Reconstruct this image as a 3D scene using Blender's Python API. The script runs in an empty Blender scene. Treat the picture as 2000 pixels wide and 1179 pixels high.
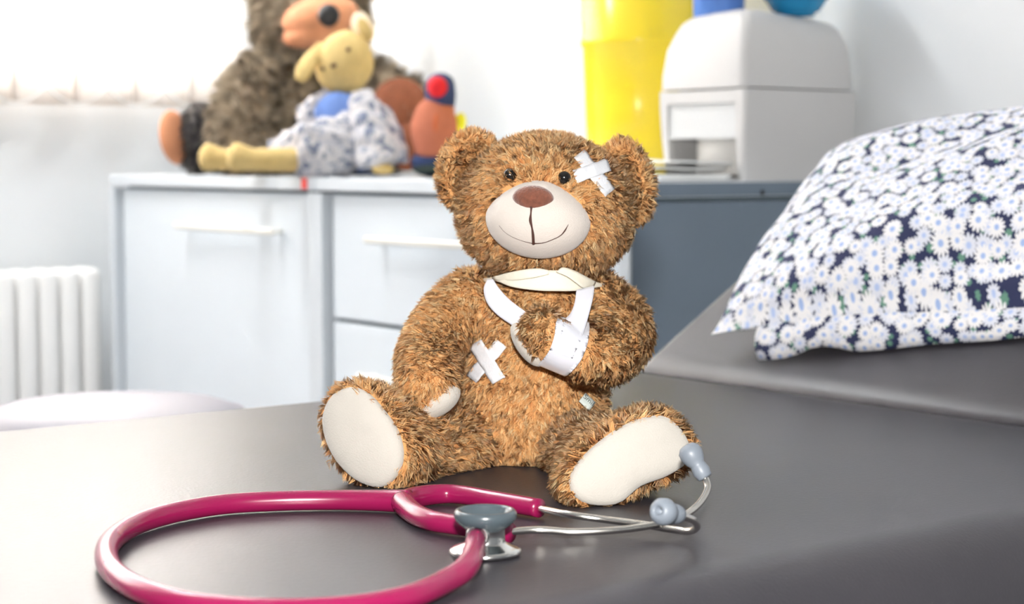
import bpy, bmesh, math
import numpy as np
from mathutils import Vector, Matrix
from mathutils.bvhtree import BVHTree

# ------------------------------------------------------------------ scene, camera, light
scene = bpy.context.scene
COL = scene.collection
rng = np.random.default_rng(7)
FPX, HOR = 3503.0, 313.0
PITCH = math.atan((589.5 - HOR) / FPX)
ANG = math.radians(52.534)            # couch axis (world X) lies this far right of the view direction
EYE = 0.772                           # lens height above the floor; couch top is at 0.55
COUCH = 0.55
CAB = 0.742                           # cabinet top
YAW = -(math.pi / 2 - ANG)            # rotation of the "facing the camera" frame (x right, y away)

cam_d = bpy.data.cameras.new('camera')
cam = bpy.data.objects.new('camera', cam_d)
COL.objects.link(cam)
cam.location = (0, 0, EYE)
cam.rotation_euler = (math.pi / 2 - PITCH, 0, YAW)
cam_d.sensor_width = 22.3
cam_d.lens = 22.3 * FPX / 2000.0
cam_d.clip_start = 0.01
cam_d.dof.use_dof = True
cam_d.dof.focus_distance = 1.19
cam_d.dof.aperture_fstop = 5.4
scene.camera = cam

vs = scene.view_settings
vs.view_transform = 'Standard'
vs.look = 'None'
vs.gamma = 1.0
vs.use_curve_mapping = False
vs.exposure = 0.0

world = bpy.data.worlds.new('world')
scene.world = world
world.use_nodes = True
bg = world.node_tree.nodes['Background']
bg.inputs['Color'].default_value = (0.90, 0.95, 1.0, 1)
bg.inputs['Strength'].default_value = 0.28


def area(name, loc, target, sx, sy, power, color=(1, 1, 1)):
    d = bpy.data.lights.new(name, 'AREA')
    d.shape = 'RECTANGLE'
    d.size, d.size_y, d.energy, d.color = sx, sy, power, color
    o = bpy.data.objects.new(name, d)
    COL.objects.link(o)
    o.location = loc
    o.rotation_euler = (Vector(target) - Vector(loc)).to_track_quat('-Z', 'Y').to_euler()
    return o


WALL_U, WALL_V = 2.13, 3.68           # back wall plane (x), window wall plane (y)
WIN_U0, WIN_U1, WIN_Z0, WIN_Z1 = -0.7, 2.02, 0.94, 2.25
# daylight filling the window, just outside the panes
area('window_daylight', ((WIN_U0 + WIN_U1) / 2, WALL_V + 0.30, (WIN_Z0 + WIN_Z1) / 2 + 0.05),
     ((WIN_U0 + WIN_U1) / 2, 0, (WIN_Z0 + WIN_Z1) / 2 + 0.05), WIN_U1 - WIN_U0 + 0.6, WIN_Z1 - WIN_Z0 + 0.5, 3000, (0.975, 0.97, 1.0))
# the camera's own flash
area('camera_flash', (0.03, 0.03, EYE + 0.13), (0.75, 1.05, 0.65), 0.05, 0.03, 25.0, (1.0, 0.97, 0.93))


# ------------------------------------------------------------------ frames and helpers
def L(px, py, F):
    """photo pixel at horizontal distance F -> point in the camera-levelled frame (x right, y away, z up)"""
    d = np.array([px - 1000.0,
                  FPX * math.cos(PITCH) + (589.5 - py) * math.sin(PITCH),
                  -FPX * math.sin(PITCH) + (589.5 - py) * math.cos(PITCH)])
    return d * (F / d[1]) + np.array([0, 0, EYE])


def LZ(px, py, z):
    a = L(px, py, 1.0) - np.array([0, 0, EYE])
    k = (z - EYE) / a[2]
    return a * k + np.array([0, 0, EYE])


SA, CA = math.sin(ANG), math.cos(ANG)


def W(p):
    return np.array([p[0] * SA + p[1] * CA, -p[0] * CA + p[1] * SA, p[2]])


def V3(*a):
    return np.array(a, float)


def unit(v):
    v = np.asarray(v, float)
    return v / max(np.linalg.norm(v), 1e-12)


def tag(o, label=None, cat=None, group=None, kind=None):
    if label: o['label'] = label
    if cat: o['category'] = cat
    if group: o['group'] = group
    if kind: o['kind'] = kind
    return o


def thing(name, label, cat, loc=(0, 0, 0), rz=0.0, group=None):
    o = bpy.data.objects.new(name, None)
    COL.objects.link(o)
    o.empty_display_size = 0.05
    o.location = loc
    o.rotation_euler = (0, 0, rz)
    o['base'] = [float(c) for c in loc]
    return tag(o, label, cat, group)


def link(name, me, mat, parent=None, smooth=True):
    for m in (mat if isinstance(mat, (list, tuple)) else [mat]):
        me.materials.append(m)
    if smooth:
        me.shade_smooth()
    o = bpy.data.objects.new(name, me)
    COL.objects.link(o)
    if parent is not None:
        o.parent = parent
    return o


def mesh_np(name, verts, faces):
    me = bpy.data.meshes.new(name)
    me.from_pydata([tuple(map(float, v)) for v in verts], [], [tuple(int(i) for i in f) for f in faces])
    me.update()
    return me


def part(name, vf, mat, parent=None, off=(0, 0, 0), smooth=True):
    """link (verts, faces); off is subtracted so the mesh sits in its thing's own frame"""
    v = np.asarray(vf[0], float) - np.asarray(off, float)
    return link(name, mesh_np(name, v, vf[1]), mat, parent, smooth)


def join(*vfs):
    V, Fc, n = [], [], 0
    for v, f in vfs:
        v = np.asarray(v, float)
        V.append(v)
        Fc += [tuple(i + n for i in q) for q in f]
        n += len(v)
    return np.vstack(V), Fc


def box(x0, x1, y0, y1, z0, z1, bev=0.0, seg=2):
    bm = bmesh.new()
    bmesh.ops.create_cube(bm, size=1)
    for v in bm.verts:
        v.co = Vector(((x0 + x1) / 2 + v.co.x * (x1 - x0), (y0 + y1) / 2 + v.co.y * (y1 - y0), (z0 + z1) / 2 + v.co.z * (z1 - z0)))
    if bev:
        bmesh.ops.bevel(bm, geom=bm.edges[:], offset=bev, segments=seg, profile=0.5, affect='EDGES')
    bm.verts.index_update()
    r = np.array([v.co[:] for v in bm.verts]), [tuple(v.index for v in f.verts) for f in bm.faces]
    bm.free()
    return r


def flat_shade_fix(o, angle=35):
    me = o.data
    me.set_sharp_from_angle(angle=math.radians(angle))
    return o


def grid_faces(nr, nc, wrap=False):
    fs = []
    for i in range(nr - 1):
        for j in range(nc if wrap else nc - 1):
            k = (j + 1) % nc
            fs.append((i * nc + j, i * nc + k, (i + 1) * nc + k, (i + 1) * nc + j))
    return fs


def rings(R, cap0=True, cap1=True):
    """list of closed rings -> tube mesh with fan caps"""
    nc = len(R[0])
    V = np.vstack(R)
    fs = grid_faces(len(R), nc, True)
    if cap0:
        V = np.vstack([V, R[0].mean(0)[None]])
        c = len(V) - 1
        fs += [(c, (j + 1) % nc, j) for j in range(nc)]
    if cap1:
        V = np.vstack([V, R[-1].mean(0)[None]])
        c = len(V) - 1
        b = (len(R) - 1) * nc
        fs += [(c, b + j, b + (j + 1) % nc) for j in range(nc)]
    return V, fs


def crom(P, n):
    """Catmull-Rom resampling of rows of P to n rows"""
    P = np.asarray(P, float)
    m = len(P)
    if m == 2:
        t = np.linspace(0, 1, n)[:, None]
        return P[0] * (1 - t) + P[1] * t
    E_ = np.vstack([2 * P[0] - P[1], P, 2 * P[-1] - P[-2]])
    out = []
    for t in np.linspace(0, m - 1, n):
        i = min(int(t), m - 2)
        f = t - i
        a, b, c, d = E_[i:i + 4]
        out.append(0.5 * (2 * b + (c - a) * f + (2 * a - 5 * b + 4 * c - d) * f * f + (-a + 3 * b - 3 * c + d) * f ** 3))
    return np.array(out)


def loft(pts, ra, rb, ref, n=28, nc=28, cap=(0.8, 0.8), ncap=6, power=2.0):
    """rounded limb along pts with half-widths ra (along ref) and rb"""
    S = crom(np.column_stack([pts, ra, rb]), n)
    P, A, B = S[:, :3], S[:, 3], S[:, 4]
    T = np.gradient(P, axis=0)
    T = T / np.linalg.norm(T, axis=1)[:, None]
    ref = np.asarray(ref, float)
    st = []
    for k in range(ncap):
        ph = math.pi / 2 * k / ncap
        st.append((P[0] - T[0] * min(A[0], B[0]) * cap[0] * math.cos(ph), T[0], A[0] * math.sin(ph) + 1e-4, B[0] * math.sin(ph) + 1e-4))
    st += [(P[i], T[i], A[i], B[i]) for i in range(n)]
    for k in range(ncap - 1, -1, -1):
        ph = math.pi / 2 * k / ncap
        st.append((P[-1] + T[-1] * min(A[-1], B[-1]) * cap[1] * math.cos(ph), T[-1], A[-1] * math.sin(ph) + 1e-4, B[-1] * math.sin(ph) + 1e-4))
    th = np.linspace(0, 2 * math.pi, nc, endpoint=False)
    c, s = np.cos(th), np.sin(th)
    c = np.sign(c) * np.abs(c) ** (2 / power)
    s = np.sign(s) * np.abs(s) ** (2 / power)
    R = []
    for p, t, a, b in st:
        x = unit(ref - (ref @ t) * t)
        y = np.cross(t, x)
        R.append(p + np.outer(c * a, x) + np.outer(s * b, y))
    return rings(R)


def tube(pts, r, n=40, nc=14, caps=True):
    S = crom(np.column_stack([pts, np.broadcast_to(np.asarray(r, float), (len(pts),))]), n)
    P, A = S[:, :3], S[:, 3]
    T = np.gradient(P, axis=0)
    T /= np.linalg.norm(T, axis=1)[:, None] + 1e-12
    x = unit(np.cross(T[0], V3(0.13, 0.2, 1)))
    th = np.linspace(0, 2 * math.pi, nc, endpoint=False)
    R = []
    for p, t, a in zip(P, T, A):
        x = unit(x - (x @ t) * t)
        y = np.cross(t, x)
        R.append(p + a * (np.outer(np.cos(th), x) + np.outer(np.sin(th), y)))
    return rings(R, caps, caps)


def lathe(prof, c=(0, 0, 0), axis=(0, 0, 1), nc=48):
    axis = unit(axis)
    x = unit(np.cross(axis, V3(0.3, 1, 0.2)))
    y = np.cross(axis, x)
    th = np.linspace(0, 2 * math.pi, nc, endpoint=False)
    ring = np.outer(np.cos(th), x) + np.outer(np.sin(th), y)
    return rings([np.asarray(c) + axis * z + ring * max(r, 1e-5) for r, z in prof], prof[0][0] < 1e-3, prof[-1][0] < 1e-3)


def ellipsoid(c, r, axes=None, nu=40, nv=28, deform=None):
    u = np.linspace(0, 2 * math.pi, nu, endpoint=False)
    R = []
    for ph in np.linspace(-math.pi / 2 + 0.03, math.pi / 2 - 0.03, nv):
        p = np.column_stack([np.cos(u) * math.cos(ph), np.sin(u) * math.cos(ph), np.full(nu, math.sin(ph))])
        if deform is not None:
            p = deform(p)
        p = p * np.asarray(r)
        if axes is not None:
            p = p @ np.asarray(axes)
        R.append(p + np.asarray(c))
    return rings(R)


def rot_axes(roll=0, yaw=0, pitch=0):
    """rows = local x, y, z axes; roll turns clockwise in the picture, degrees"""
    M = Matrix.Rotation(math.radians(yaw), 3, 'Z') @ Matrix.Rotation(math.radians(pitch), 3, 'X') @ Matrix.Rotation(math.radians(roll), 3, 'Y')
    return np.array(M.transposed())


def ruled(A, B, n=24, m=6, thick=0.0006, bulge=0.0):
    """ribbon between two edge polylines, given real thickness"""
    A, B = crom(A, n), crom(B, n)
    rows = []
    for i in range(n):
        t = np.linspace(0, 1, m)[:, None]
        rows.append(A[i] * (1 - t) + B[i] * t)
    G = np.array(rows)
    du = np.gradient(G, axis=0)
    dv = np.gradient(G, axis=1)
    N = np.cross(du, dv)
    N /= np.linalg.norm(N, axis=2)[:, :, None] + 1e-12
    if N[:, :, 1].mean() > 0:
        N = -N
    t = np.linspace(0, 1, m)
    G = G + N * (bulge * np.sin(math.pi * t))[None, :, None]
    return shell(G, N, thick)


def shell(G, N, thick):
    n, m = G.shape[:2]
    top = (G + N * thick / 2).reshape(-1, 3)
    bot = (G - N * thick / 2).reshape(-1, 3)
    k = n * m
    fs = grid_faces(n, m) + [tuple(reversed([i + k for i in f])) for f in grid_faces(n, m)]
    rim = [j for j in range(m)] + [i * m + m - 1 for i in range(1, n)] + [(n - 1) * m + j for j in range(m - 2, -1, -1)] + [i * m for i in range(n - 2, 0, -1)]
    for a, b in zip(rim, rim[1:] + rim[:1]):
        fs.append((b, a, a + k, b + k))
    return np.vstack([top, bot]), fs


# ------------------------------------------------------------------ materials
def srgb(r, g, b):
    f = lambda c: (c / 255 / 12.92) if c <= 10 else ((c / 255 + 0.055) / 1.055) ** 2.4
    return (f(r), f(g), f(b), 1)


class Mat:
    def __init__(s, name, color=(0.5, 0.5, 0.5, 1), rough=0.6, metal=0.0, spec=0.5, **kw):
        s.m = bpy.data.materials.new(name)
        s.m.use_nodes = True
        s.nt = s.m.node_tree
        s.b = s.nt.nodes['Principled BSDF']
        s.b.inputs['Base Color'].default_value = color
        s.b.inputs['Roughness'].default_value = rough
        s.b.inputs['Metallic'].default_value = metal
        s.b.inputs['Specular IOR Level'].default_value = spec
        for k, v in kw.items():
            s.b.inputs[k.replace('_', ' ')].default_value = v

    def n(s, t, **kw):
        nd = s.nt.nodes.new(t)
        for k, v in kw.items():
            if k in nd.bl_rna.properties:
                setattr(nd, k, v)
            else:
                nd.inputs[k.replace('_', ' ')].default_value = v
        return nd

    def l(s, a, b):
        s.nt.links.new(a, b)

    def math(s, op, a, b=None):
        nd = s.nt.nodes.new('ShaderNodeMath')
        nd.operation = op
        for i, x in enumerate((a, b)):
            if x is None: continue
            if isinstance(x, (int, float)): nd.inputs[i].default_value = x
            else: s.l(x, nd.inputs[i])
        return nd.outputs[0]

    def mix(s, fac, a, b):
        nd = s.nt.nodes.new('ShaderNodeMix')
        nd.data_type = 'RGBA'
        if isinstance(fac, (int, float)): nd.inputs[0].default_value = fac
        else: s.l(fac, nd.inputs[0])
        for i, x in ((6, a), (7, b)):
            if isinstance(x, tuple): nd.inputs[i].default_value = x
            else: s.l(x, nd.inputs[i])
        return nd.outputs[2]

    def coords(s, out='Object'):
        return s.n('ShaderNodeTexCoord').outputs[out]

    def noise(s, scale, detail=3, rough=0.5, vec=None):
        nd = s.n('ShaderNodeTexNoise', Scale=scale, Detail=detail, Roughness=rough)
        s.l(vec if vec is not None else s.coords(), nd.inputs['Vector'])
        return nd.outputs['Fac']

    def ramp(s, fac, stops):
        nd = s.n('ShaderNodeValToRGB')
        e = nd.color_ramp.elements
        while len(e) < len(stops): e.new(0.5)
        for k, (p, c) in zip(e, stops):
            k.position, k.color = p, c
        s.l(fac, nd.inputs[0])
        return nd.outputs[0]

    def bump(s, h, strength=0.3, dist=0.001):
        nd = s.n('ShaderNodeBump', Strength=strength, Distance=dist)
        s.l(h, nd.inputs['Height'])
        s.l(nd.outputs[0], s.b.inputs['Normal'])

    def color(s, sock):
        s.l(sock, s.b.inputs['Base Color'])


def plain(name, c, rough=0.6, var=0.06, scale=8, bump=0.0, bscale=300, **kw):
    m = Mat(name, c, rough, **kw)
    f = m.noise(scale, 4)
    lo = tuple(x * (1 - var) for x in c[:3]) + (1,)
    hi = tuple(min(1, x * (1 + var)) for x in c[:3]) + (1,)
    m.color(m.ramp(f, [(0.3, lo), (0.7, hi)]))
    if bump:
        m.bump(m.noise(bscale, 2), bump)
    return m.m


M = {}
M['wall'] = plain('wall_paint', srgb(232, 235, 237), 0.75, 0.015, 3, 0.06, 140)
M['ceiling'] = plain('ceiling_paint', srgb(240, 240, 238), 0.8, 0.01, 3)
M['floor'] = plain('linoleum', srgb(168, 168, 172), 0.45, 0.06, 30)
M['sill'] = plain('window_frame_white', srgb(242, 242, 240), 0.4, 0.01, 5)
M['radiator'] = plain('radiator_enamel', srgb(246, 245, 243), 0.35, 0.01, 5)
M['cab_front'] = plain('cabinet_front_grey', srgb(226, 233, 239), 0.32, 0.02, 4)
M['cab_frame'] = plain('cabinet_frame_grey', srgb(215, 221, 226), 0.4, 0.02, 4)
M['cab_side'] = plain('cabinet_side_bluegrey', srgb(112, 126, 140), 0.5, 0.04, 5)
M['cab_gap'] = plain('cabinet_gap', srgb(80, 95, 102), 0.7, 0.05, 5)
M['handle'] = plain('handle_satin', srgb(240, 238, 230), 0.3, 0.01, 5)
M['red'] = plain('red_sticker', srgb(235, 70, 60), 0.5, 0.02, 30)
M['black'] = plain('black_plastic', srgb(18, 18, 20), 0.4, 0.1, 30)
M['yellow'] = plain('yellow_plastic', srgb(244, 216, 52), 0.22, 0.02, 5)
M['disp'] = plain('dispenser_plastic', srgb(206, 205, 204), 0.42, 0.01, 5)
M['disp_in'] = plain('dispenser_panel', srgb(212, 214, 215), 0.3, 0.01, 5)
M['paper'] = plain('paper', srgb(240, 241, 240), 0.8, 0.02, 20, 0.1, 200)
M['roll'] = plain('paper_roll', srgb(214, 212, 208), 0.85, 0.02, 20, 0.1, 200)
M['blue'] = plain('blue_plastic', srgb(86, 130, 205), 0.25, 0.02, 5)
M['teal'] = plain('turquoise_plastic', srgb(30, 140, 190), 0.25, 0.02, 5)
M['stool'] = plain('stool_vinyl', srgb(150, 148, 158), 0.45, 0.03, 12)
M['chrome'] = Mat('chrome', (0.78, 0.77, 0.74, 1), 0.16, 1.0).m
M['steel'] = Mat('brushed_steel', (0.74, 0.71, 0.66, 1), 0.2, 1.0).m
M['tube_pink'] = plain('magenta_pvc', srgb(132, 18, 68), 0.24, 0.05, 25)
M['grey_rubber'] = plain('grey_rubber', srgb(122, 130, 140), 0.42, 0.03, 40)
M['bell_rim'] = plain('dark_grey_rim', srgb(72, 82, 88), 0.25, 0.03, 40)
M['muzzle'] = plain('white_plush', srgb(203, 194, 186), 0.95, 0.03, 60, 0.35, 900, Sheen_Weight=0.3)
M['pad'] = plain('white_velour', srgb(188, 183, 175), 0.95, 0.03, 60, 0.3, 900, Sheen_Weight=0.3)
M['nose'] = plain('brown_plush', srgb(112, 64, 46), 0.9, 0.25, 300, 0.6, 700, Sheen_Weight=0.5)
M['stitch'] = plain('brown_thread', srgb(70, 40, 32), 0.8, 0.1, 200)
M['eye'] = Mat('black_bead', (0.008, 0.007, 0.006, 1), 0.08).m
M['satin'] = plain('white_satin', srgb(214, 216, 226), 0.33, 0.01, 30, 0.06, 500, Sheen_Weight=0.3)
M['cotton'] = plain('cream_cotton', srgb(220, 215, 199), 0.85, 0.02, 80, 0.2, 600)
M['tape'] = plain('white_tape', srgb(212, 214, 219), 0.7, 0.015, 90, 0.25, 700)
M['label'] = plain('label_cloth', srgb(190, 200, 196), 0.8, 0.03, 60)
M['doll'] = plain('cream_knit', srgb(206, 180, 120), 0.95, 0.08, 90, 0.4, 400)
M['doll_ear'] = plain('pale_ear_lining', srgb(246, 228, 200), 0.95, 0.03, 60)
M['doll_blue'] = plain('blue_cotton', srgb(120, 152, 218), 0.85, 0.1, 30)
M['tan'] = plain('tan_suede', srgb(206, 142, 104), 0.85, 0.1, 25)
M['brown_leather'] = plain('brown_suede', srgb(122, 66, 38), 0.8, 0.18, 25)
M['navy'] = plain('navy_felt', srgb(38, 54, 92), 0.95, 0.2, 60)
M['orange_felt'] = plain('salmon_plush', srgb(168, 98, 74), 0.95, 0.08, 40, 0.4, 300)
M['orange_dark'] = plain('rust_plush', srgb(176, 90, 52), 0.95, 0.08, 40, 0.4, 300)
M['redball'] = plain('red_felt', srgb(190, 12, 26), 0.85, 0.05, 30)
M['lime'] = plain('lime_felt', srgb(226, 222, 40), 0.9, 0.05, 30)
M['green_dark'] = plain('dark_green_felt', srgb(38, 52, 50), 0.95, 0.1, 30)


def couch_mat():
    m = Mat('grey_vinyl', srgb(56, 55, 60), 0.38, 0, 0.4)
    vo = m.n('ShaderNodeTexVoronoi', Scale=420.0)
    m.l(m.coords(), vo.inputs['Vector'])
    n2 = m.noise(260, 4, 0.6)
    h = m.math('ADD', m.math('MULTIPLY', vo.outputs['Distance'], 0.8), n2)
    m.bump(h, 0.10, 0.0008)
    m.color(m.ramp(m.noise(5, 4), [(0.3, srgb(50, 49, 54)), (0.7, srgb(59, 57, 62))]))
    return m.m


def blind_mat():
    m = Mat('blind_fabric', srgb(240, 226, 212), 0.9)
    t = m.n('ShaderNodeBsdfTranslucent')
    t.inputs['Color'].default_value = (0.95, 0.92, 0.90, 1)
    mx = m.n('ShaderNodeMixShader')
    mx.inputs[0].default_value = 0.6
    m.l(m.b.outputs[0], mx.inputs[1])
    m.l(t.outputs[0], mx.inputs[2])
    m.l(mx.outputs[0], m.nt.nodes['Material Output'].inputs['Surface'])
    w = m.noise(900, 1)
    m.color(m.ramp(w, [(0.3, srgb(232, 216, 202)), (0.7, srgb(244, 232, 220))]))
    return m.m


def glass_mat():
    m = Mat('pane_glass', (1, 1, 1, 1), 0.02)
    t = m.n('ShaderNodeBsdfTransparent')
    t.inputs['Color'].default_value = (0.96, 0.98, 0.97, 1)
    g = m.n('ShaderNodeBsdfGlossy')
    g.inputs['Roughness'].default_value = 0.02
    fr = m.n('ShaderNodeFresnel', IOR=1.45)
    mx = m.n('ShaderNodeMixShader')
    m.l(fr.outputs[0], mx.inputs[0])
    m.l(t.outputs[0], mx.inputs[1])
    m.l(g.outputs[0], mx.inputs[2])
    m.l(mx.outputs[0], m.nt.nodes['Material Output'].inputs['Surface'])
    return m.m


def fur_mat(name, lo, mid, hi, sheen=0.25, patch=None, trans=0.2):
    m = Mat(name, mid, 0.75, 0, 0.25)
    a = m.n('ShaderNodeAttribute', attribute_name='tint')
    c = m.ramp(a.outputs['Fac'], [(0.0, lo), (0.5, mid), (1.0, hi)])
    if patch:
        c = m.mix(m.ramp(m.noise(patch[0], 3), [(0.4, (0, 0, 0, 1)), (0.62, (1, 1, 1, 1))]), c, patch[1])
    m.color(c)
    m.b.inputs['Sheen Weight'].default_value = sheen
    m.b.inputs['Sheen Tint'].default_value = (1.0, 0.80, 0.56, 1)
    na = m.n('ShaderNodeAttribute', attribute_name='fnrm')
    vt = m.n('ShaderNodeVectorTransform', vector_type='NORMAL', convert_from='OBJECT', convert_to='WORLD')
    m.l(na.outputs['Vector'], vt.inputs[0])
    m.l(vt.outputs[0], m.b.inputs['Normal'])
    t = m.n('ShaderNodeBsdfTranslucent')
    m.l(c, t.inputs['Color'])
    mx = m.n('ShaderNodeMixShader')
    mx.inputs[0].default_value = trans
    m.l(m.b.outputs[0], mx.inputs[1])
    m.l(t.outputs[0], mx.inputs[2])
    m.l(mx.outputs[0], m.nt.nodes['Material Output'].inputs['Surface'])
    return m.m


def daisy_mat():
    """white daisies with blue hearts and green leaves printed on navy cotton, on the pillow's UVs"""
    m = Mat('daisy_cotton', (1, 1, 1, 1), 0.85, 0, 0.3)
    uv = m.coords('UV')
    base = srgb(44, 50, 82)
    cur = None

    def layer(scale, offset, petals, rad, rnd):
        mp = m.n('ShaderNodeMapping')
        mp.inputs['Location'].default_value = offset
        m.l(uv, mp.inputs['Vector'])
        vo = m.n('ShaderNodeTexVoronoi', Scale=scale, Randomness=rnd)
        vo.voronoi_dimensions = '2D'
        m.l(mp.outputs[0], vo.inputs['Vector'])
        sc = m.n('ShaderNodeVectorMath', operation='SUBTRACT')
        m.l(mp.outputs[0], sc.inputs[0])
        m.l(vo.outputs['Position'], sc.inputs[1])
        sp = m.n('ShaderNodeSeparateXYZ')
        m.l(sc.outputs[0], sp.inputs[0])
        wn = m.n('ShaderNodeTexWhiteNoise', noise_dimensions='2D')
        m.l(vo.outputs['Position'], wn.inputs['Vector'])
        rn = wn.outputs['Value']
        an = m.math('ADD', m.math('ARCTAN2', sp.outputs[1], sp.outputs[0]), m.math('MULTIPLY', rn, 6.28))
        lobes = m.math('ABSOLUTE', m.math('COSINE', m.math('MULTIPLY', an, petals / 2)))
        size = m.math('ADD', 0.8, m.math('MULTIPLY', rn, 0.35))
        r = m.math('MULTIPLY', m.math('MULTIPLY', m.math('ADD', 0.6, m.math('MULTIPLY', lobes, 0.4)), rad), size)
        pet = m.math('LESS_THAN', vo.outputs['Distance'], r)
        heart = m.math('LESS_THAN', vo.outputs['Distance'], m.math('MULTIPLY', size, rad * 0.27))
        return pet, heart, rn

    p0, h0, r0 = layer(24, (3.3, 1.7, 0), 7, 0.24, 1.0)
    cur = m.mix(p0, base, srgb(98, 140, 122))
    p1, h1, r1 = layer(22.0, (0.37, 0.11, 0), 11, 0.53, 0.85)
    cur = m.mix(p1, cur, srgb(214, 217, 228))
    cur = m.mix(h1, cur, srgb(172, 190, 226))
    p2, h2, r2 = layer(17.5, (7.1, 4.3, 0), 13, 0.45, 0.8)
    cur = m.mix(p2, cur, srgb(230, 229, 231))
    cur = m.mix(h2, cur, srgb(158, 180, 222))
    m.color(cur)
    m.bump(m.noise(1200, 1), 0.1)
    return m.m


def dress_mat():
    m = Mat('floral_dress', (1, 1, 1, 1), 0.9)
    v = m.n('ShaderNodeTexVoronoi', Scale=95.0)
    m.l(m.coords(), v.inputs['Vector'])
    k = m.math('LESS_THAN', v.outputs['Distance'], 0.42)
    k2 = m.math('GREATER_THAN', m.noise(70, 3), 0.56)
    a = m.mix(k, srgb(204, 201, 202), srgb(182, 183, 192))
    m.color(m.mix(k2, a, srgb(116, 124, 144)))
    return m.m


M['couch'] = couch_mat()
M['blind'] = blind_mat()
M['glass'] = glass_mat()
M['daisy'] = daisy_mat()
M['dress'] = dress_mat()
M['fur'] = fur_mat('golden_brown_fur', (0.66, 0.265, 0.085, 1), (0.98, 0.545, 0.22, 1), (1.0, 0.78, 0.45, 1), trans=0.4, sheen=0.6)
M['grey_fur'] = fur_mat('grey_brown_fur', (0.10, 0.078, 0.06, 1), (0.38, 0.29, 0.20, 1), (0.85, 0.73, 0.54, 1), 0.5, (14.0, (0.70, 0.58, 0.42, 1)))
M['dark_fur'] = fur_mat('dark_grey_fur', (0.03, 0.028, 0.03, 1), (0.10, 0.095, 0.10, 1), (0.26, 0.24, 0.22, 1), 0.2)


# ------------------------------------------------------------------ the room
def struct(name, vf, mat, parent=None, label=None):
    o = part(name, vf, mat, parent, smooth=False)
    if parent is None:
        tag(o, label, kind='structure')
    return o


U0, V0, ZC = -2.2, -1.8, 2.6
struct('floor', box(U0, WALL_U + 0.1, V0, WALL_V + 0.1, -0.05, 0), M['floor'], label='grey linoleum floor of the treatment room')
struct('ceiling', box(U0, WALL_U + 0.1, V0, WALL_V + 0.1, ZC, ZC + 0.06), M['ceiling'], label='white ceiling of the treatment room')
struct('wall_back', box(WALL_U, WALL_U + 0.1, V0, WALL_V + 0.2, 0, ZC), M['wall'], label='pale painted wall behind the cabinets')
wl = join(box(U0, WIN_U0, WALL_V, WALL_V + 0.2, 0, ZC), box(WIN_U1, WALL_U, WALL_V, WALL_V + 0.2, 0, ZC),
          box(WIN_U0, WIN_U1, WALL_V, WALL_V + 0.2, 0, WIN_Z0), box(WIN_U0, WIN_U1, WALL_V, WALL_V + 0.2, WIN_Z1, ZC))
struct('wall_left', wl, M['wall'], label='white wall below and around the window')
win = bpy.data.objects.new('window_1', None)
COL.objects.link(win)
win.location = ((WIN_U0 + WIN_U1) / 2, WALL_V + 0.12, WIN_Z0)
tag(win, 'wide bright window behind the vertical blind', kind='structure')
wo = V3(*win.location)
fw = 0.055
part('window_frame', join(box(WIN_U0, WIN_U1, WALL_V + 0.09, WALL_V + 0.15, WIN_Z0, WIN_Z0 + fw),
                          box(WIN_U0, WIN_U1, WALL_V + 0.09, WALL_V + 0.15, WIN_Z1 - fw, WIN_Z1),
                          box(WIN_U0, WIN_U0 + fw, WALL_V + 0.09, WALL_V + 0.15, WIN_Z0 + fw, WIN_Z1 - fw),
                          box(WIN_U1 - fw, WIN_U1, WALL_V + 0.09, WALL_V + 0.15, WIN_Z0 + fw, WIN_Z1 - fw),
                          box(0.62, 0.70, WALL_V + 0.09, WALL_V + 0.15, WIN_Z0 + fw, WIN_Z1 - fw)), M['sill'], win, wo, False)
for a, b in ((WIN_U0 + fw, 0.62), (0.70, WIN_U1 - fw)):
    part('pane', box(a, b, WALL_V + 0.118, WALL_V + 0.122, WIN_Z0 + fw, WIN_Z1 - fw), M['glass'], win, wo, False)

# vertical blind
bl = thing('vertical_blind', 'pale fabric vertical blind with bead chain loops across the bright window', 'blind', ((WIN_U0 + WIN_U1) / 2, WALL_V - 0.045, 0.89))
bo = V3(*bl.location)
part('head_rail', box(WIN_U0 - 0.05, WIN_U1 + 0.05, WALL_V - 0.075, WALL_V - 0.005, 2.29, 2.33, 0.004), M['sill'], bl, bo, False)
SP, SW = 0.137, 0.148
slat0 = None
k = 0
us = np.arange(1.945, WIN_U0, -SP)
for uc in us:
    if slat0 is None:
        t = np.linspace(-1, 1, 9)
        zz = np.linspace(0, 1.40, 3)
        ca, sa_ = math.cos(math.radians(9)), math.sin(math.radians(9))
        G = np.array([[V3(x * SW / 2 * ca, x * SW / 2 * sa_ - 0.006 * (1 - x * x), z) for x in t] for z in zz])
        N = np.tile(V3(0, -1, 0), (3, 9, 1))
        slat0 = mesh_np('slat', *shell(G, N, 0.0008))
        slat0.materials.append(M['blind'])
        slat0.shade_smooth()
        hem0 = mesh_np('weight', *box(-SW / 2 * 0.97, SW / 2 * 0.97, -0.002, 0.002, 0.004, 0.03, 0.001))
        hem0.materials.append(M['blind'])
    o = bpy.data.objects.new('slat', slat0)
    COL.objects.link(o)
    o.parent = bl
    o.location = (uc - bo[0], 0, 0)
for a, b in zip(us[:-1], us[1:]):
    t = np.linspace(0, 1, 9)
    P = np.column_stack([a + (b - a) * t, np.full(9, WALL_V - 0.066), 0.928 - 0.036 * (1 - (2 * t - 1) ** 2)])
    part('bead_chain', tube(P, 0.0022, 18, 6), M['sill'], bl, bo)

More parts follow.
